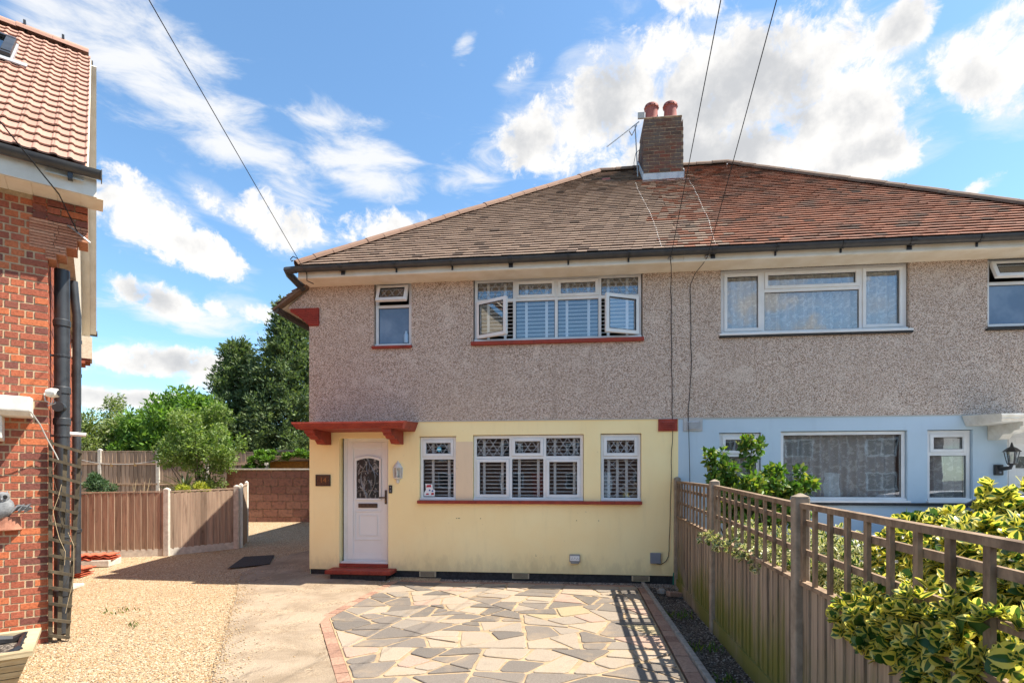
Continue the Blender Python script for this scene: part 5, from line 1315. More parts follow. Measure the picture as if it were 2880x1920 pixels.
for k in range(9):
    m = MB(); a = .04+.012*k; m.add([(a, -.10, .17+.012*(k % 4)), (a+.03, -.13, .20+.02*(k % 3)), (a+.075, -.11, .22+.018*(k % 4)), (a+.03, -.09, .235+.014*(k % 3)), (a+.035, -.07, .20)], [(0, 1, 2), (0, 2, 3), (0, 4, 1), (1, 4, 2), (2, 4, 3), (3, 4, 0)]); m.build('carved_leaf', 'stone_grey', t)
# slatted planter with liner and canes
t = thing('wooden_planter', 'square slatted wooden planter with black liner at the bottom left', 'planter', LW(-.46, -1.06, 0), LA)
def frame_layer(z0, z1, h0, h1, th, name, mat):
    for k in range(4):
        a = k*math.pi/2; m = MB(); vs_ = []
        for (z, h) in ((z0, h0), (z1, h1)):
            for (x, y) in ((-h, -h), (h, -h), (h-th, -h+th), (-h+th, -h+th)): vs_.append((x*math.cos(a)-y*math.sin(a), x*math.sin(a)+y*math.cos(a), z))
        m.add(vs_, [(0, 1, 2, 3), (4, 7, 6, 5), (0, 4, 5, 1), (1, 5, 6, 2), (2, 6, 7, 3), (3, 7, 4, 0)]); m.build(name, mat, t)
for i in range(4): frame_layer(.02+i*.058, .02+i*.058+.052, .34+.02*i, .36+.02*i, .03, 'slat', 'planter_wood')
frame_layer(.255, .295, .445, .445, .085, 'rim', 'planter_wood')
m = MB(); m.box(-.36, .36, -.36, .36, .20, .215); m.build('compost', 'soil', t)
rs2 = random.Random(8); m = MB()
ringp = [(.345*math.copysign(1, math.cos(a))*min(1, abs(math.cos(a))*1.35), .345*math.copysign(1, math.sin(a))*min(1, abs(math.sin(a))*1.35), .262+rs2.uniform(-.03, .025)) for a in [2*math.pi*i/26 for i in range(27)]]
m.tube(ringp, [.032+rs2.uniform(-.012, .016) for _ in ringp], 7); m.build('liner', 'liner', t, smooth=True)
for a, c in (((.05, .12, .2), (.12, .42, .93)), ((-.16, .0, .2), (-.32, .28, .98)), ((-.2, .1, .2), (-.36, .3, .8))): m = MB(); m.tube([a, c], .008, 6); m.build('cane', 'cane', t)
# roof tiles stacked by the fence
def clay(mats='house_brick'):
    m = MB(); pr = [(x/10*.30, .012*math.sin(x/10*4*math.pi)+.012) for x in range(11)]
    m.prism(pr+[(x, z+.016) for x, z in pr[::-1]], 1, 0, .38); return m.mesh('spare_tile', mats)
plain('spare_tile', lin(196, 98, 70), lin(168, 80, 58), 20, .8, vary=.3)
cm = clay('spare_tile')
for (x, y, z, n, lab) in ((-7.62, 9.35, rise(9.35), 5, 'taller stack of spare red roof tiles beside the brick house'), (-7.75, 10.2, rise(10.2)+.12, 3, 'low stack of spare red roof tiles on the slab by the low fence')):
    t = thing('tile_stack', lab, 'tiles', (x, y, z), R(12), 'stacks of spare roof tiles')
    for k in range(n):
        for s_ in (0, 1): place('spare_tile', cm, t, (rs.uniform(-.02, .02)+s_*.30-.3, rs.uniform(-.03, .03)-.2, .033*k), (rs.uniform(-.03, .03), rs.uniform(-.03, .03), rs.uniform(-.12, .12)))
m = MB(); m.box(-.45, .28, -.22, .22, 0, .12); tag(m.build('concrete_slab', 'concrete_post', loc=(-7.75, 10.2, rise(10.2)), rot=(0, 0, R(10)), bevel=.01), 'pale concrete slab under the low stack of tiles', 'slab')
m = MB(); m.box(-.2, .2, -.14, .14, 0, .05); tag(m.build('paving_slab', 'concrete_post', loc=(-6.95, 8.45, .0), rot=(0, 0, R(8)), bevel=.008), 'small square slab lying on the gravel behind the trellis', 'slab')
# drain mat
t = thing('rubber_mat', 'dark rubber mat lying on the path left of the house', 'mat', (-4.93, 10.45, rise(10.45)+.014), R(2))
m = MB(); m.add([(-.24, -.60, -.026), (.37, -.24, -.006), (.12, .62, .045), (-.42, .46, .035), (-.24, -.60, -.024), (.37, -.24, -.002), (.12, .62, .049), (-.42, .46, .039)], [(3, 2, 1, 0), (4, 5, 6, 7), (0, 1, 5, 4), (1, 2, 6, 5), (2, 3, 7, 6), (3, 0, 4, 7)]); m.build('sheet', 'mat_rubber', t)
# loose bricks by the fence foot
for (x, y, r_, lab) in ((2.42, 8.12, .3, 'loose red brick on the soil at the foot of the fence'),):
    m = MB(); m.box(-.11, .11, -.055, .055, 0, .07); tag(m.build('loose_brick', 'border_brick', loc=(x, y, -.06), rot=(0, .1, r_), bevel=.01), lab, 'brick')
m = MB(); m.lathe([(.03, -.03), (.07, 0), (.065, .04), (.03, .07)], (0, 0, 0), 9); tag(m.build('stone', 'kerb_concrete', loc=(2.28, 8.28, -.04), smooth=True), 'rounded grey stone beside the loose brick', 'stone')

# ------------------------------------------------------------------ back of the yard: fences, block wall, shed
def board_fence(name, label, pts, zb, height, mat, post_w=.11, post_top=.05, post_mat='concrete_post', gravel=True, bw=.115, rails=False, base=None, ht2=None):
    t = thing(name, label, 'fence', (pts[0][0], pts[0][1], 0)); o0 = Vector((pts[0][0], pts[0][1], 0)); rs = random.Random(len(label))
    for i, (x, y) in enumerate(pts):
        z = zb(y); m = MB(); tp = z+height+post_top; m.prism([(-post_w/2, -post_w/2), (post_w/2, -post_w/2), (post_w/2, post_w/2), (-post_w/2, post_w/2)], 2, z-.2, tp); h = post_w/2
        m.add([(-h, -h, tp), (h, -h, tp), (h, h, tp), (-h, h, tp), (0, 0, tp+.035)], [(0, 1, 4), (1, 2, 4), (2, 3, 4), (3, 0, 4)]); m.build('post', post_mat, t, loc=(x-o0.x, y-o0.y, 0), rot=(0, 0, rs.uniform(0, .3)), bevel=.01)
    for (p, q2) in zip(pts, pts[1:]):
        p3, q3 = Vector((*p, zb(p[1])))-o0, Vector((*q2, zb(q2[1])))-o0; L = (q3-p3).length; d = (q3-p3)/L; ang = math.atan2(d.y, d.x); n = max(2, int(L/bw))
        gb = .16 if gravel else .03
        if gravel: m = MB(); m.bar(p3+Vector((0, 0, .06)), q3+Vector((0, 0, .06)), .04, .22); m.build('gravel_board', 'concrete_post', t)
        for i in range(n):
            c = p3+d*(L*(i+.5)/n); w_ = L/n*.56; m = MB(); m.prism([(-w_*.97, -.006), (w_*.97, -.026), (w_*.97, -.010), (-w_*.97, .002)], 2, c.z+gb, c.z+height-.02+rs.uniform(-.012, .004)); m.build('board', mat, t, loc=(c.x, c.y, 0), rot=(0, 0, ang+rs.uniform(-.03, .03)))
        m = MB(); m.bar(p3+Vector((0, 0, height)), q3+Vector((0, 0, height)), .05, .025); m.build('capping_rail', mat, t)
        if rails:
            for f_ in (.12, .48, .80): m = MB(); m.bar(p3+Vector((0, -.035, height*f_)), q3+Vector((0, -.035, height*f_)), .04, .06); m.build('rail', 'rail_wood', t)
    return t
mk_wood('rail_wood', lin(176, 150, 126), lin(150, 124, 102), lin(120, 98, 80), grain=(2, 14, 14), vary=.15)
lowf = board_fence('garden_fence', 'low brown close-board fence with pale concrete posts across the gravel', [(-9.6, 10.6), (-7.04, 11.1), (-6.02, 11.9)], lambda y: rise(y)-.02, 1.33, 'fence_wood')
gate = board_fence('fence_return', 'short angled fence end with white posts beside the block wall', [(-5.98, 12.0), (-6.22, 12.75)], lambda y: rise(y)-.02, 1.36, 'fence_wood', post_w=.07, post_mat='white_paint', gravel=False)
rearf = board_fence('rear_fence', 'tall brown garden fence with concrete posts and rails beyond the low fence', [(-17.2, 17.7), (-15.3, 17.8), (-13.55, 17.9), (-11.7, 18), (-10.25, 18.3), (-8.4, 18.6)], lambda y: .52, 2.08, 'fence_wood', rails=True, bw=.13)
# block wall
bw_ = thing('block_wall', 'brown concrete block wall with coping at the end of the side passage', 'wall', (-8.4, 16, .0))
zb0 = rise(16)-.06
m = MB(); m.box(0, 5.2, .012, .2, zb0, zb0+1.60); core_ = m.build('core', 'chimney_mortar', bw_)
meS = MB().box(-.21, .21, -.006, .02, 0, .207).mesh('block', 'block'); meH = MB().box(-.1, .1, 0, .02, 0, .212).mesh('block', 'block')
for c_ in range(7):
    x = .1 if c_ % 2 else .22; z = zb0+c_*.225
    if c_ % 2: place('block', meH, bw_, (x, 0, z)); x = .1+.1+.01+.215
    while x < 5.1: place('block', meS, bw_, (x, rs.uniform(-.003, .003), z)); x += .44
m = MB(); m.box(-.03, 5.22, -.04, .22, zb0+1.585, zb0+1.63); m.build('coping', 'concrete_post', bw_, bevel=.01)
sh = thing('shed', 'low shed with flat felt roof rising behind the block wall', 'shed', (-7.6, 17.1, 0))
m = MB(); m.box(0, 5, 0, 2.2, .3, 2.25); m.build('wall', 'shed_board', sh)
m = MB(); m.box(-.6, 5.3, -.25, 2.5, 2.33, 2.40); m.build('roof', 'felt', sh)
m = MB(); m.box(-.62, 5.3, -.29, -.252, 2.27, 2.41); m.build('fascia', 'rail_wood', sh)
for x in (0, 1.25, 2.5, 3.75): m = MB(); m.box(x, x+1.2, -.02, -.002, 1.9, 2.24); m.build('panel', 'tan_brick', sh)
m = MB(); m.box(-.3, 5.3, 1.2, 2.4, 2.60, 2.66); m.build('roof_ledge', 'felt', sh)
m = MB(); m.box(-.2, 5.2, 1.3, 2.3, 2.40, 2.60); m.build('upper_wall', 'shed_board', sh)
# washing line
pA, pB = Vector((-13.9, 17.3, 2.35)), Vector((-9.1, 15.2, 2.45)); pts_ = []
for i in range(15): t_ = i/14; p = pA.lerp(pB, t_); p.z -= 1.1*t_*(1-t_); pts_.append(p)
t = thing('washing_line', 'sagging pale washing line with pegs before the tall fence', 'washing line', (0, 0, 0))
m = MB(); m.tube(pts_, .008, 5); m.build('line', 'cable_white', t)
for i in (5, 8): m = MB(); p = pts_[i]; m.box(p.x-.03, p.x+.03, p.y-.01, p.y+.01, p.z-.08, p.z+.01); m.build('peg', 'brass', t)

# ------------------------------------------------------------------ trees and plants
def plant(name, label, cat, loc, group=None): return thing(name, label, cat, loc, 0, group)
def crown_mesh(V, F, mat, par, name='crown'):
    return place(name, np_mesh(name, V, F, mat), par)
def conifer(x, y, z0, H, rad, label, seed, nb=420, per=64, lean=0):
    global RNG
    RNG = np.random.default_rng(seed); rs = random.Random(seed)
    t = plant('conifer_tree', label, 'tree', (x, y, z0), 'dark conifers behind the houses')
    m = MB(); m.tube([(0, 0, -.3), (0, 0, H*.4), (lean*.5, 0, H*.9)], [.22, .16, .03], 8); m.build('trunk', 'bark', t, smooth=True)
    P, D, S = [], [], []; br = []
    for i in range(nb):
        f_ = rs.random()**.85; z = H*(.03+.95*f_); prof_ = (1-f_)**.62*(.66+.62*rs.random())*(.75+.35*min(1, f_*5))
        L = rad*max(.10, prof_); a = rs.uniform(0, 2*math.pi); el = rs.uniform(.15, .75)+.35*f_
        d = np.array([math.cos(a)*math.cos(el), math.sin(a)*math.cos(el), math.sin(el)]); st = np.array([lean*f_*.6, 0, z-L*math.sin(el)*.6])
        br.append((st, st+d*L*.8)); n = int(2.0*per*(.45+.8*L/rad))
        nt = max(5, int(17*L/rad+4)); per_t = max(8, int(n/nt))
        for _ in range(nt):
            f0 = RNG.random()**.55; tw0 = st+d*L*f0+RNG.normal(size=3)*.05; td = unit(d*1.0+RNG.normal(size=3)*np.array([.75, .75, .35])+np.array([0, 0, .12])); TL = (.30+.34*(1-f0*.6))*RNG.uniform(.7, 1.35)
            q = RNG.random((per_t, 1)); pp = tw0+td*TL*q+np.array([0, 0, -.16])*TL*q*q+RNG.normal(size=(per_t, 3))*(.055*(1.15-q))
            P.append(pp); D.append(unit(td*1.2+RNG.normal(size=(per_t, 3))*.5+np.array([0, 0, .1]))); S.append(np.full(per_t, .085)*RNG.uniform(.6, 1.5, per_t))
    P, D, S = np.concatenate(P), np.concatenate(D), np.concatenate(S)
    V, F = leaf_cards(P, D, S*1.5, S*.32, .3); crown_mesh(V, F, 'conifer_leaf', t)
    m = MB()
    for (a, c) in br[::4]: m.tube([tuple(a), tuple((a+c)/2+np.array([0, 0, -.05])), tuple(c)], [.03, .02, .008], 4)
    m.build('limb', 'bark', t)['kind'] = 'stuff'
def bushy(name, label, loc, blobs, n, ls, mat, seed, wr=.42, trunk=None, up=.2, cat='tree', group=None, shell=.45, stems=10):
    global RNG
    RNG = np.random.default_rng(seed); rs = random.Random(seed); t = plant(name, label, cat, loc, group)
    # break the volumes into many small clumps so the outline is uneven
    cl = []
    for (c, r_) in blobs:
        k = max(8, int(26*(r_[0]*r_[1]*r_[2])**(1/3)))
        for _ in range(k):
            d = unit(RNG.normal(size=3)); f_ = RNG.random()**.4; cl.append((np.array(c)+d*np.array(r_)*f_*.86, np.array(r_)*RNG.uniform(.16, .34)))
    P, d = in_blobs(cl, n, shell); D = d*.8+RNG.normal(size=d.shape)*.7+np.array([0, 0, up]); S = ls*RNG.uniform(.55, 1.35, n)
    V, F = leaf_cards(P, D, S, S*wr*.5); crown_mesh(V, F, mat, t)
    m = MB(); b0 = np.array(blobs[0][0]); top = max(b[0][2] for b in blobs)
    if trunk: m.tube([(0, 0, -.1), (b0[0]*.3, b0[1]*.3, top*.35), (b0[0]*.8, b0[1]*.8, top*.8)], [trunk, trunk*.8, trunk*.35], 7); m.build('trunk', 'bark', t, smooth=True); m = MB()
    for i in range(stems):
        c = cl[rs.randrange(len(cl))][0]; s0 = (b0[0]*.3+rs.uniform(-.05, .05), b0[1]*.3+rs.uniform(-.05, .05), top*.2 if trunk else 0); m.tube([s0, tuple((np.array(s0)+c)/2+RNG.normal(size=3)*.08), tuple(c)], [(trunk or .03)*.5, (trunk or .03)*.3, .004], 5)
    lo_ = m.build('limb', 'bark', t); lo_['kind'] = 'stuff'
    return t, cl
conifer(-9.6, 23.5, .6, 8.6, 2.6, 'tallest dark conifer, close beside the house wall', 11, 460, 80)
conifer(-11.8, 24, .6, 7.0, 2.3, 'shorter dark conifer leaning left of the tallest one', 12, 400, 76, lean=-.5)
conifer(-8.1, 25.5, .6, 8.6, 2.6, 'dark conifer half hidden by the house corner', 13, 300, 70)
bushy('laurel_tree', 'bright green laurel mass above the tall garden fence', (-13.4, 21.5, .6), [((0, 0, 2.6), (2.2, 1.6, 1.9)), ((-1.3, -.2, 2.0), (1.4, 1.2, 1.5)), ((1.2, 0, 3.0), (1.3, 1.2, 1.4))], 26000, .20, 'laurel_leaf', 14, trunk=.14)
bushy('hedge_tree', 'pale green hedge with cream tips above the fence at the far left', (-17.2, 21.0, .6), [((0, 0, 2.1), (2.2, 1.4, 1.6)), ((1.5, 0, 2.3), (1.4, 1.2, 1.5)), ((-2.6, 0, 2.2), (2.0, 1.4, 1.6))], 26000, .13, 'pale_leaf', 15, trunk=.1)
bushy('hazel_tree', 'thin grey-green tree top showing above the hedge', (-18.2, 25, .6), [((0, 0, 3.6), (.9, .8, 1.5)), ((1.2, 0, 3.3), (.8, .7, 1.2))], 5000, .14, 'pale_leaf', 16, trunk=.08)
bushy('hornbeam_tree', 'slender green tree with small leaves in front of the rear fence', (-8.9, 15.6, .4), [((-.2, 0, 2.4), (1.15, .9, 1.1)), ((-.75, 0, 2.0), (.9, .7, .75)), ((.5, 0, 2.1), (.9, .7, .8)), ((.1, .2, 3.1), (.6, .6, .65)), ((.2, 0, 1.2), (.55, .5, .5))], 11000, .085, 'birch_leaf', 17, trunk=.05, wr=.6)
bushy('low_shrub', 'rounded blue-green shrub peeping over the low fence', (-11.0, 14.4, .3), [((0, 0, 1.15), (.55, .5, .42)), ((.3, 0, 1.1), (.35, .4, .35)), ((-.1, 0, .6), (.5, .4, .6))], 7000, .07, 'shrub_leaf', 18, cat='shrub', wr=.35)
bushy('lime_shrub', 'yellow-green shrub behind the low fence corner', (-8.05, 13.4, .25), [((0, 0, 1.15), (.32, .3, .28)), ((.35, 0, 1.22), (.25, .2, .22)), ((0, 0, .6), (.3, .3, .6))], 3500, .085, 'lime_leaf', 19, cat='shrub', wr=.3)
bushy('ivy', 'green ivy creeping over the left end of the shed roof', (-7.6, 16.75, 2.2), [((.2, 0, .2), (.6, .3, .22)), ((1.2, 0, .24), (.8, .25, .12)), ((-.3, 0, -.2), (.35, .3, .5))], 4500, .09, 'laurel_leaf', 20, cat='climber', wr=.6)
# yucca-like plant
t = plant('spiky_plant', 'spiky sword-leaved plant beside the slender tree', 'plant', (-8.95, 14.9, .35)); rs2 = random.Random(4)
for i in range(60):
    a = rs2.uniform(0, 2*math.pi); el = rs2.uniform(.15, 1.3); L = rs2.uniform(.5, .85); z0 = .8+.3*rs2.random(); m = MB(); pts2 = []
    for k in range(4): f_ = k/3; pts2.append((math.cos(a)*math.cos(el)*L*f_, math.sin(a)*math.cos(el)*L*f_, z0+L*(math.sin(el)*f_-.25*f_*f_)))
    sx, sy = -math.sin(a)*.022, math.cos(a)*.022; vs_ = []
    for k, p in enumerate(pts2): w_ = (1, 1.2, .9, .06)[k]; vs_ += [(p[0]-sx*w_, p[1]-sy*w_, p[2]+.006), (p[0], p[1], p[2]-.006), (p[0]+sx*w_, p[1]+sy*w_, p[2]+.006)]
    m.add(vs_, [(k*3+j, k*3+j+1, k*3+j+4, k*3+j+3) for k in range(3) for j in range(2)]); m.build('sword_leaf', 'yucca_leaf', t)
m = MB(); m.tube([(0, 0, -.1), (0, 0, 1.0)], .07, 8); m.build('stem', 'bark', t)
# dry twigs behind the low fence
t = plant('dry_twigs', 'bare tan twigs next to the rounded shrub', 'twigs', (-9.9, 14.4, .3))
for i in range(9):
    m = MB(); x = rs2.uniform(-.4, .4); m.tube([(x*.3, 0, .4), (x*.7, 0, .95), (x+rs2.uniform(-.15, .15), 0, 1.15+rs2.uniform(-.1, .3))], [.014, .009, .004], 5); m.build('twig', 'cane', t)
# climbing rose by the blue wall
bushy('rose_bush', 'tall green rose bush against the blue wall behind the fence', (3.30, 7.7, .12), [((0, 0, 1.5), (.55, .3, .42)), ((.6, 0, 1.55), (.5, .28, .34)), ((-.42, 0, 1.75), (.18, .15, .5)), ((.12, 0, 2.0), (.17, .15, .40)), ((0, 0, .9), (.5, .3, .6)), ((.4, 0, 1.15), (.55, .3, .4))], 7000, .085, 'rose_leaf', 23, cat='shrub', wr=.62, stems=26)
# variegated plants on the fence
def vari_leaf(mid, edge, L=1, W=.36):
    m = MB(); n = 5; cen = []; inn_l = []; inn_r = []; out_l = []; out_r = []
    for i in range(n+1):
        f_ = i/n; w_ = W*1.22*math.sin(math.pi*min(1, f_**.95*.97+.02))**.62; z = -.10*f_*f_*L; lift = .14
        cen.append((0, f_*L, z)); inn_l.append((-w_*.40, f_*L*.97+.01, z+w_*.40*lift)); inn_r.append((w_*.40, f_*L*.97+.01, z+w_*.40*lift)); out_l.append((-w_, f_*L, z+w_*lift)); out_r.append((w_, f_*L, z+w_*lift))
    k = n+1; m.v = out_l+inn_l+cen+inn_r+out_r
    for s in range(4):
        for i in range(n): m.f.append((s*k+i, s*k+i+1, (s+1)*k+i+1, (s+1)*k+i)); m.m.append(1 if s in (0, 3) else 0)
    return m.mesh('leaf', [mid, edge])
def variegated(name, label, loc, blobs, nclump, per, ls, mid, edge, seed, singles=300, wr=.36, green=.12, cam_pos=(0, 0, 1.7), stems=14, outward=.9):
    rng = np.random.default_rng(seed); rs = random.Random(seed); t = plant(name, label, 'shrub', loc)
    lm = vari_leaf(mid, edge, 1, wr); gm = vari_leaf('eu_green', 'eu_green', 1, wr*1.2)
    bv = np.array([v.co[:] for v in lm.vertices]); bf = np.array([p.vertices[:] for p in lm.polygons]); bmi = np.array([p.material_index for p in lm.polygons])
    vol = np.array([b[1][0]*b[1][1]*b[1][2] for b in blobs])**(2/3); vol /= vol.sum(); leaves = []; tips = []
    for c_ in range(nclump):
        b = blobs[rng.choice(len(blobs), p=vol)]; d = unit(rng.normal(size=3)); c = np.array(b[0])+d*np.array(b[1])*rng.random()**.35; tips.append((c, d))
        ax = unit(d*outward+np.array([0, 0, .55])+rng.normal(size=3)*.25); isg = rng.random() < green
        s1 = unit(np.cross(ax, [0.3, .2, 1])); s2 = np.cross(ax, s1)
        for k in range(per):
            a = k*2.4+rng.uniform(-.3, .3); lay = k/per; tilt = .35+.9*lay
            dirv = unit(ax*math.cos(tilt)+(s1*math.cos(a)+s2*math.sin(a))*math.sin(tilt)); nrm = unit(ax-dirv*ax.dot(dirv)+rng.normal(size=3)*.12); sd2 = np.cross(dirv, nrm)
            s = ls*rng.uniform(.5, 1.35)*(.65+.45*lay); p = c+ax*(-.03*lay-.0)*(ls/.06)
            leaves.append((p, sd2, dirv, unit(np.cross(sd2, dirv)), s, isg or rng.random() < .06))
    def near(l): return np.linalg.norm(l[0]+np.array(loc)-np.array(cam_pos))+ (0 if (l[0]+np.array(loc))[0] < 2.2 else .15)
    leaves.sort(key=near); V, F, MI = [], [], []; o_ = 0
    for i, (p, sx_, dy_, nz_, s, g) in enumerate(leaves):
        if i < singles:
            M = Matrix(((sx_[0]*s, dy_[0]*s, nz_[0]*s, p[0]), (sx_[1]*s, dy_[1]*s, nz_[1]*s, p[1]), (sx_[2]*s, dy_[2]*s, nz_[2]*s, p[2]), (0, 0, 0, 1)))
            o = place('leaf', gm if g else lm, t); o.matrix_local = M; continue
        V.append(bv@(np.stack([sx_, dy_, nz_])*s)+p); F.append(bf+o_); o_ += len(bv); MI.append(np.zeros(len(bf), int) if g else bmi)
    if V: tag(place('foliage', np_mesh('foliage', np.concatenate(V), np.concatenate(F), [mid, edge], np.concatenate(MI)), t), kind='stuff')
    m = MB()
    for i in range(stems):
        c, d = tips[rs.randrange(len(tips))]; a = np.array((rs.uniform(.25, .5), rs.uniform(-.4, .4), 0)); m.tube([tuple(a), tuple(a*.4+c*.6+np.array([0, 0, .1])), tuple(c)], [.014, .009, .003], 5)
    tag(m.build('stem', 'bark', t), kind='stuff')
    return t
variegated('euonymus_bush', 'big yellow and green variegated bush spilling over the fence at the right edge', (2.0, 2.6, 0),
           [((.42, .15, 1.28), (.40, .75, .24)), ((.5, -.35, 1.36), (.42, .45, .28)), ((-.02, .18, .98), (.20, .40, .24)), ((-.10, -.16, .96), (.18, .42, .27)), ((-.13, -.36, .85), (.13, .40, .24)), ((.35, .0, 1.0), (.4, .8, .4)), ((.62, .45, 1.40), (.42, .45, .17)), ((.72, .40, 1.60), (.12, .14, .10)), ((-.07, .5, .90), (.10, .18, .13))]+[((-.23, .05, 1.0), (.08, .30, .20)), ((-.24, -.32, 1.06), (.08, .28, .20)), ((-.25, -.58, 1.12), (.08, .24, .20)), ((-.12, -.30, .90), (.15, .40, .24)), ((-.10, .0, .95), (.15, .40, .22)), ((-.13, -.42, .82), (.13, .36, .22))], 1900, 9, .058, 'eu_green', 'eu_yellow', 31)
variegated('variegated_hedge', 'small-leaved cream and green hedge poking through the middle fence panel', (2.35, 5.2, 0),
           [((.35, .1, 1.02), (.32, .95, .20)), ((.25, .9, 1.05), (.2, .35, .18)), ((-.20, .25, 1.04), (.07, .85, .10)), ((-.20, -.5, 1.0), (.08, .35, .12)), ((.2, -1.0, 1.05), (.25, .5, .30)), ((.4, 0, .7), (.35, 1.1, .4))], 1300, 9, .048, 'eu_green', 'eu_cream', 32, singles=300, wr=.26, green=.02)
# weeds
def weeds(x, y, z, n, s, label, seed, mat='grass_leaf'):
    global RNG
    RNG = np.random.default_rng(seed); t = plant('weed', label, 'weed', (x, y, z)); P = RNG.normal(size=(n, 3))*np.array([s, s*.7, 0]); D = RNG.normal(size=(n, 3))*.6+np.array([0, 0, 1.0])
    V, F = leaf_cards(P, D, RNG.uniform(.04, .10, n), .008, .2); crown_mesh(V, F, mat, t, 'leaves')
weeds(-5.0, 6.9, .0, 26, .12, 'sparse green weeds in the middle of the gravel', 41); weeds(-4.35, 6.25, 0, 14, .08, 'few weed blades in the gravel nearer the path', 42)
weeds(-8.9, 15.5, rise(15.5), 120, .35, 'dry grass tuft at the foot of the block wall', 43)
weeds(-3.75, 4.12, 0, 70, .05, 'bright green weed at the bottom edge by the planter', 44, 'lime_leaf')
weeds(1.95, 5.6, -.06, 60, .12, 'green seedlings in the soil bed near the middle post', 45, 'rose_leaf'); weeds(2.15, 6.9, -.06, 50, .14, 'green seedlings in the soil bed near the house', 46, 'rose_leaf'); weeds(1.85, 4.7, -.06, 30, .08, 'green seedlings at the near end of the soil bed', 47, 'rose_leaf')
# loose stones lying on the gravel, the house strip and the bed
def pebbles(name, n, fn, smin, smax, mat, seed):
    rng = np.random.default_rng(seed); oc = np.array([(1, 0, 0), (-1, 0, 0), (0, 1, 0), (0, -1, 0), (0, 0, .6), (0, 0, -.6)]); of = np.array([(0, 2, 4), (2, 1, 4), (1, 3, 4), (3, 0, 4), (2, 0, 5), (1, 2, 5), (3, 1, 5), (0, 3, 5)])
    P = fn(rng, n); n = len(P); s = rng.uniform(smin, smax, (n, 1, 1)); a = rng.uniform(0, 6.28, n); ca, sa = np.cos(a), np.sin(a); st = rng.uniform(.6, 1.3, (n, 1))
    V = oc[None]*s; V[:, :, 0] *= st; X = V[:, :, 0]*ca[:, None]-V[:, :, 1]*sa[:, None]; Yv = V[:, :, 0]*sa[:, None]+V[:, :, 1]*ca[:, None]; V = np.stack([X, Yv, V[:, :, 2]], 2)+P[:, None]
    F = (of[None]+np.arange(n)[:, None, None]*6).reshape(-1, 3); tag(place(name, np_mesh(name, V.reshape(-1, 3), F, mat)), kind='stuff')
def on_gravel(rng, n):
    y = 3.2+rng.random(n)**1.6*6.5; xl = -1.05*y; xr = np.array([ipl(v, conL) for v in y]); x = xl-1+(xr-.02-(xl-1))*rng.random(n); k_ = rng.random(n) < .06; x = np.where(k_, xr+rng.exponential(.10, n)-.03, x); z = np.array([rise(v) for v in y])+np.where(k_, .014, 0); return np.stack([x, y, z+.002], 1)
pebbles('loose_gravel', 26000, on_gravel, .005, .012, 'pebble', 51)
def on_strip(rng, n):
    u = 1.4+4.7*rng.random(n); v = .02+(.46-.035*u)*rng.random(n); return np.array([HW(a, b_, .0) for a, b_ in zip(u, v)])
pebbles('strip_gravel', 3500, on_strip, .006, .014, 'soil_pebble', 52)
def on_bed(rng, n):
    y = 3+5.6*rng.random(n); l = np.array([ipl(v, kl) for v in y])+.05; r_ = np.array([ipl(v, fl) for v in y])-.02; return np.stack([l+(r_-l)*rng.random(n), y, np.full(n, -.062)], 1)
pebbles('bed_gravel', 3000, on_bed, .004, .012, 'soil_pebble', 53)

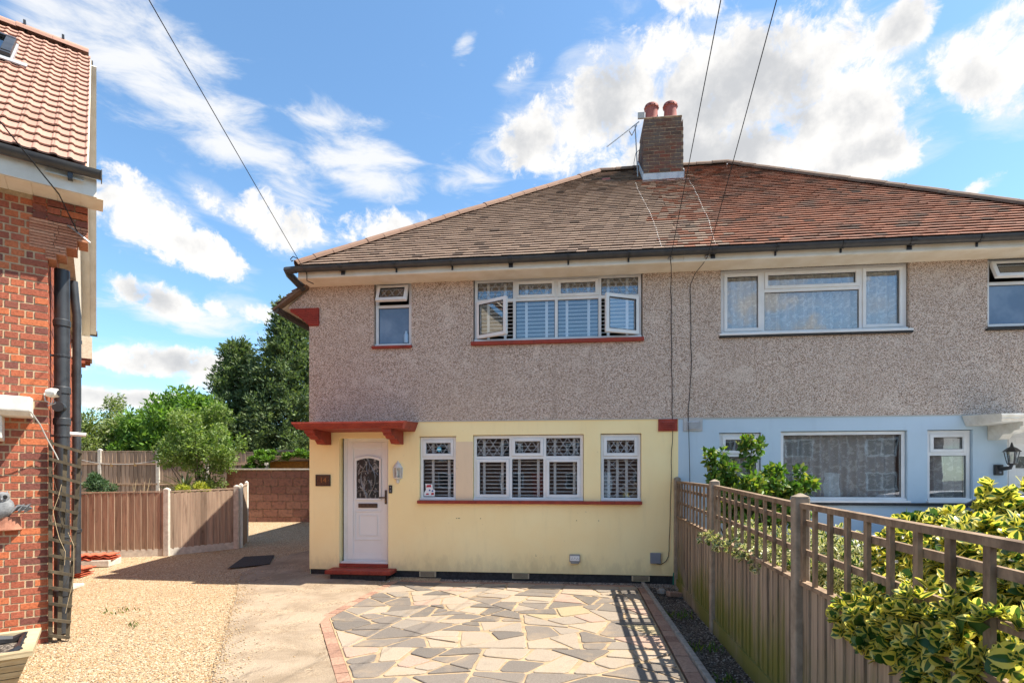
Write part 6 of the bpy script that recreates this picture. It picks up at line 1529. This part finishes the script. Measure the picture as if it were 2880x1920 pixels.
# ------------------------------------------------------------------ white car on the neighbour's drive
def car():
    t = thing('parked_car', 'white hatchback parked behind the variegated bush on the blue house drive', 'car', (6.75, 7.05, -.03), R(-6))
    # local: x forward is -x (nose to the left)
    prof = [(-2.02, .35), (-2.06, .55), (-1.98, .78), (-1.75, .90), (-1.15, 1.0), (-.98, 1.02), (-.20, 1.42), (.2, 1.48), (.9, 1.48), (1.55, 1.40), (1.95, 1.02), (2.02, .85), (2.04, .5), (1.98, .32)]
    m = MB(); ys_ = (-.84, -.80, .80, .84)
    lo_ = [(-2.02, .30), (-2.06, .55), (-1.98, .78), (-1.75, .90), (-1.15, .99), (-.98, 1.01), (1.9, 1.04), (2.02, .85), (2.04, .5), (1.98, .30)]
    n = len(lo_); secs = []
    for y, s in ((-.86, .965), (-.88, .99), (-.80, 1.0), (0, 1.02), (.80, 1.0), (.88, .99), (.86, .965)):
        k = {-.86: .0, .86: 0}.get(y, .0); secs.append([(x*s, y, (z if z < .9 or abs(y) < .85 else z-.05)) for x, z in lo_])
    for sct in secs: m.v += sct
    for j in range(len(secs)-1):
        for i in range(n): a = j*n+i; b2 = j*n+(i+1) % n; m.f.append((a, b2, b2+n, a+n)); m.m.append(0)
    m.f.append(tuple(range(n))); m.f.append(tuple(range((len(secs)-1)*n, len(secs)*n))[::-1]); m.m += [0, 0]
    m.build('body', 'car_paint', t, smooth=True, bevel=.03)
    # roof and pillars
    up_ = [(-.98, 1.0), (-.22, 1.42), (.2, 1.485), (.9, 1.485), (1.5, 1.42), (1.92, 1.03)]
    hw = [.78, .64, .62, .62, .62, .70]; m = MB()
    top = [(1, 2), (2, 3), (3, 4)]
    for s in (0,):
        L_ = [(up_[i][0], -hw[i], up_[i][1]) for i in range(6)]; Rr_ = [(up_[i][0], hw[i], up_[i][1]) for i in range(6)]; Md = [(up_[i][0], 0, up_[i][1]+.03) for i in range(6)]
        m.add(L_[1:5]+Md[1:5]+Rr_[1:5], [(i, i+1, i+5, i+4) for i in range(3)]+[(i+4, i+5, i+9, i+8) for i in range(3)]); m.build('roof', 'car_paint', t, smooth=True)
        w = MB(); w.add([L_[0], Md[0], Rr_[0], Rr_[1], Md[1], L_[1]], [(0, 1, 4, 5), (1, 2, 3, 4)]); w.build('windscreen', 'car_glass', t)
        w = MB(); w.add([L_[4], Md[4], Rr_[4], Rr_[5], Md[5], L_[5]], [(0, 1, 4, 5), (1, 2, 3, 4)]); w.build('rear_window', 'car_glass', t)
        for S_, nm in ((L_, -1), (Rr_, 1)):
            yb = nm*.80
            w = MB(); w.add([S_[0], S_[1], S_[2], (.35, nm*.62, 1.47), (.35, yb, 1.03)], [(0, 1, 2, 3, 4)]); w.build('side_window', 'car_glass', t)
            w = MB(); w.add([(.45, yb, 1.03), (.45, nm*.62, 1.47), S_[3], S_[4], S_[5]], [(0, 1, 2, 3, 4)]); w.build('side_window', 'car_glass', t)
            w = MB(); w.bar((.40, yb*1.005, 1.0), (.40, nm*.63, 1.48), .10, .03); w.bar(S_[0], S_[1], .06, .05); w.bar(S_[4], S_[5], .10, .06); w.bar(S_[1], S_[2], .05, .05); w.bar(S_[2], S_[3], .05, .05); w.build('pillar', 'black_plastic', t)
            ms = MB(); ms.box(-.80, -.66, nm*.90, nm*1.04, 1.0, 1.13); ms.build('wing_mirror', 'car_paint', t, bevel=.03)
            hl = MB(); hl.prism([(-2.0, .68), (-1.65, .80), (-1.62, .86), (-1.9, .82)], 1, nm*.70, nm*.885); hl.build('headlight', 'alloy', t)
            tl = MB(); tl.prism([(1.90, .8), (2.035, .78), (2.0, 1.0), (1.88, 1.02)], 1, nm*.66, nm*.885); tl.build('tail_light', 'sticker_red', t)
            for wx in (-1.25, 1.28):
                wh = MB(); wh.tube([(wx, nm*.68, .31), (wx, nm*.895, .31)], .31, 22); wo = wh.build('wheel', 'tyre', t, smooth=True)
                rm_ = MB(); rm_.tube([(wx, nm*.80, .31), (wx, nm*.902, .31)], .21, 16); rm_.build('rim', 'alloy', wo, smooth=True)
    m = MB(); m.box(-.9, 1.7, -.70, .70, .45, .98); m.build('interior', 'dark', t)
    for x, y in ((.1, -.35), (.1, .35)): m = MB(); m.box(x, x+.14, y-.22, y+.22, .9, 1.30); m.build('seat', 'black_plastic', t, bevel=.05)
car()

# ------------------------------------------------------------------ added terrace, out of view, giving the ground-floor glass something dark to mirror
ter = thing('added_terrace', 'unseen brick terrace added behind the camera so the lower windows mirror something dark', 'house', (0, -24, 0))
plain('far_brick', lin(128, 88, 70), lin(108, 74, 60), 3, .9)
m = MB(); m.box(-22, 22, -7, 0, -.1, 5.2); m.build('wall', 'far_brick', ter)
m = MB(); m.prism([(.4, 5.15), (-3.5, 8.4), (-7.4, 5.15)], 0, -22.3, 22.3); m.build('roof', 'red_tile', ter)
for i in range(8):
    for z in (.9, 3.2):
        x = -19+i*5.2; m = MB(); m.box(x, x+1.9, -.02, .05, z, z+1.25); w_ = m.build('window', 'upvc', ter)
        m = MB(); m.box(x+.1, x+.9, .051, .06, z+.1, z+1.15); m.build('pane', 'dark', w_); m = MB(); m.box(x+1.0, x+1.8, .051, .06, z+.1, z+1.15); m.build('pane', 'dark', w_)
    m = MB(); m.box(x+2.6, x+3.5, -.02, .06, 0, 2.1); m.build('door', ('door_white', 'black_paint', 'red_paint')[i % 3], ter)
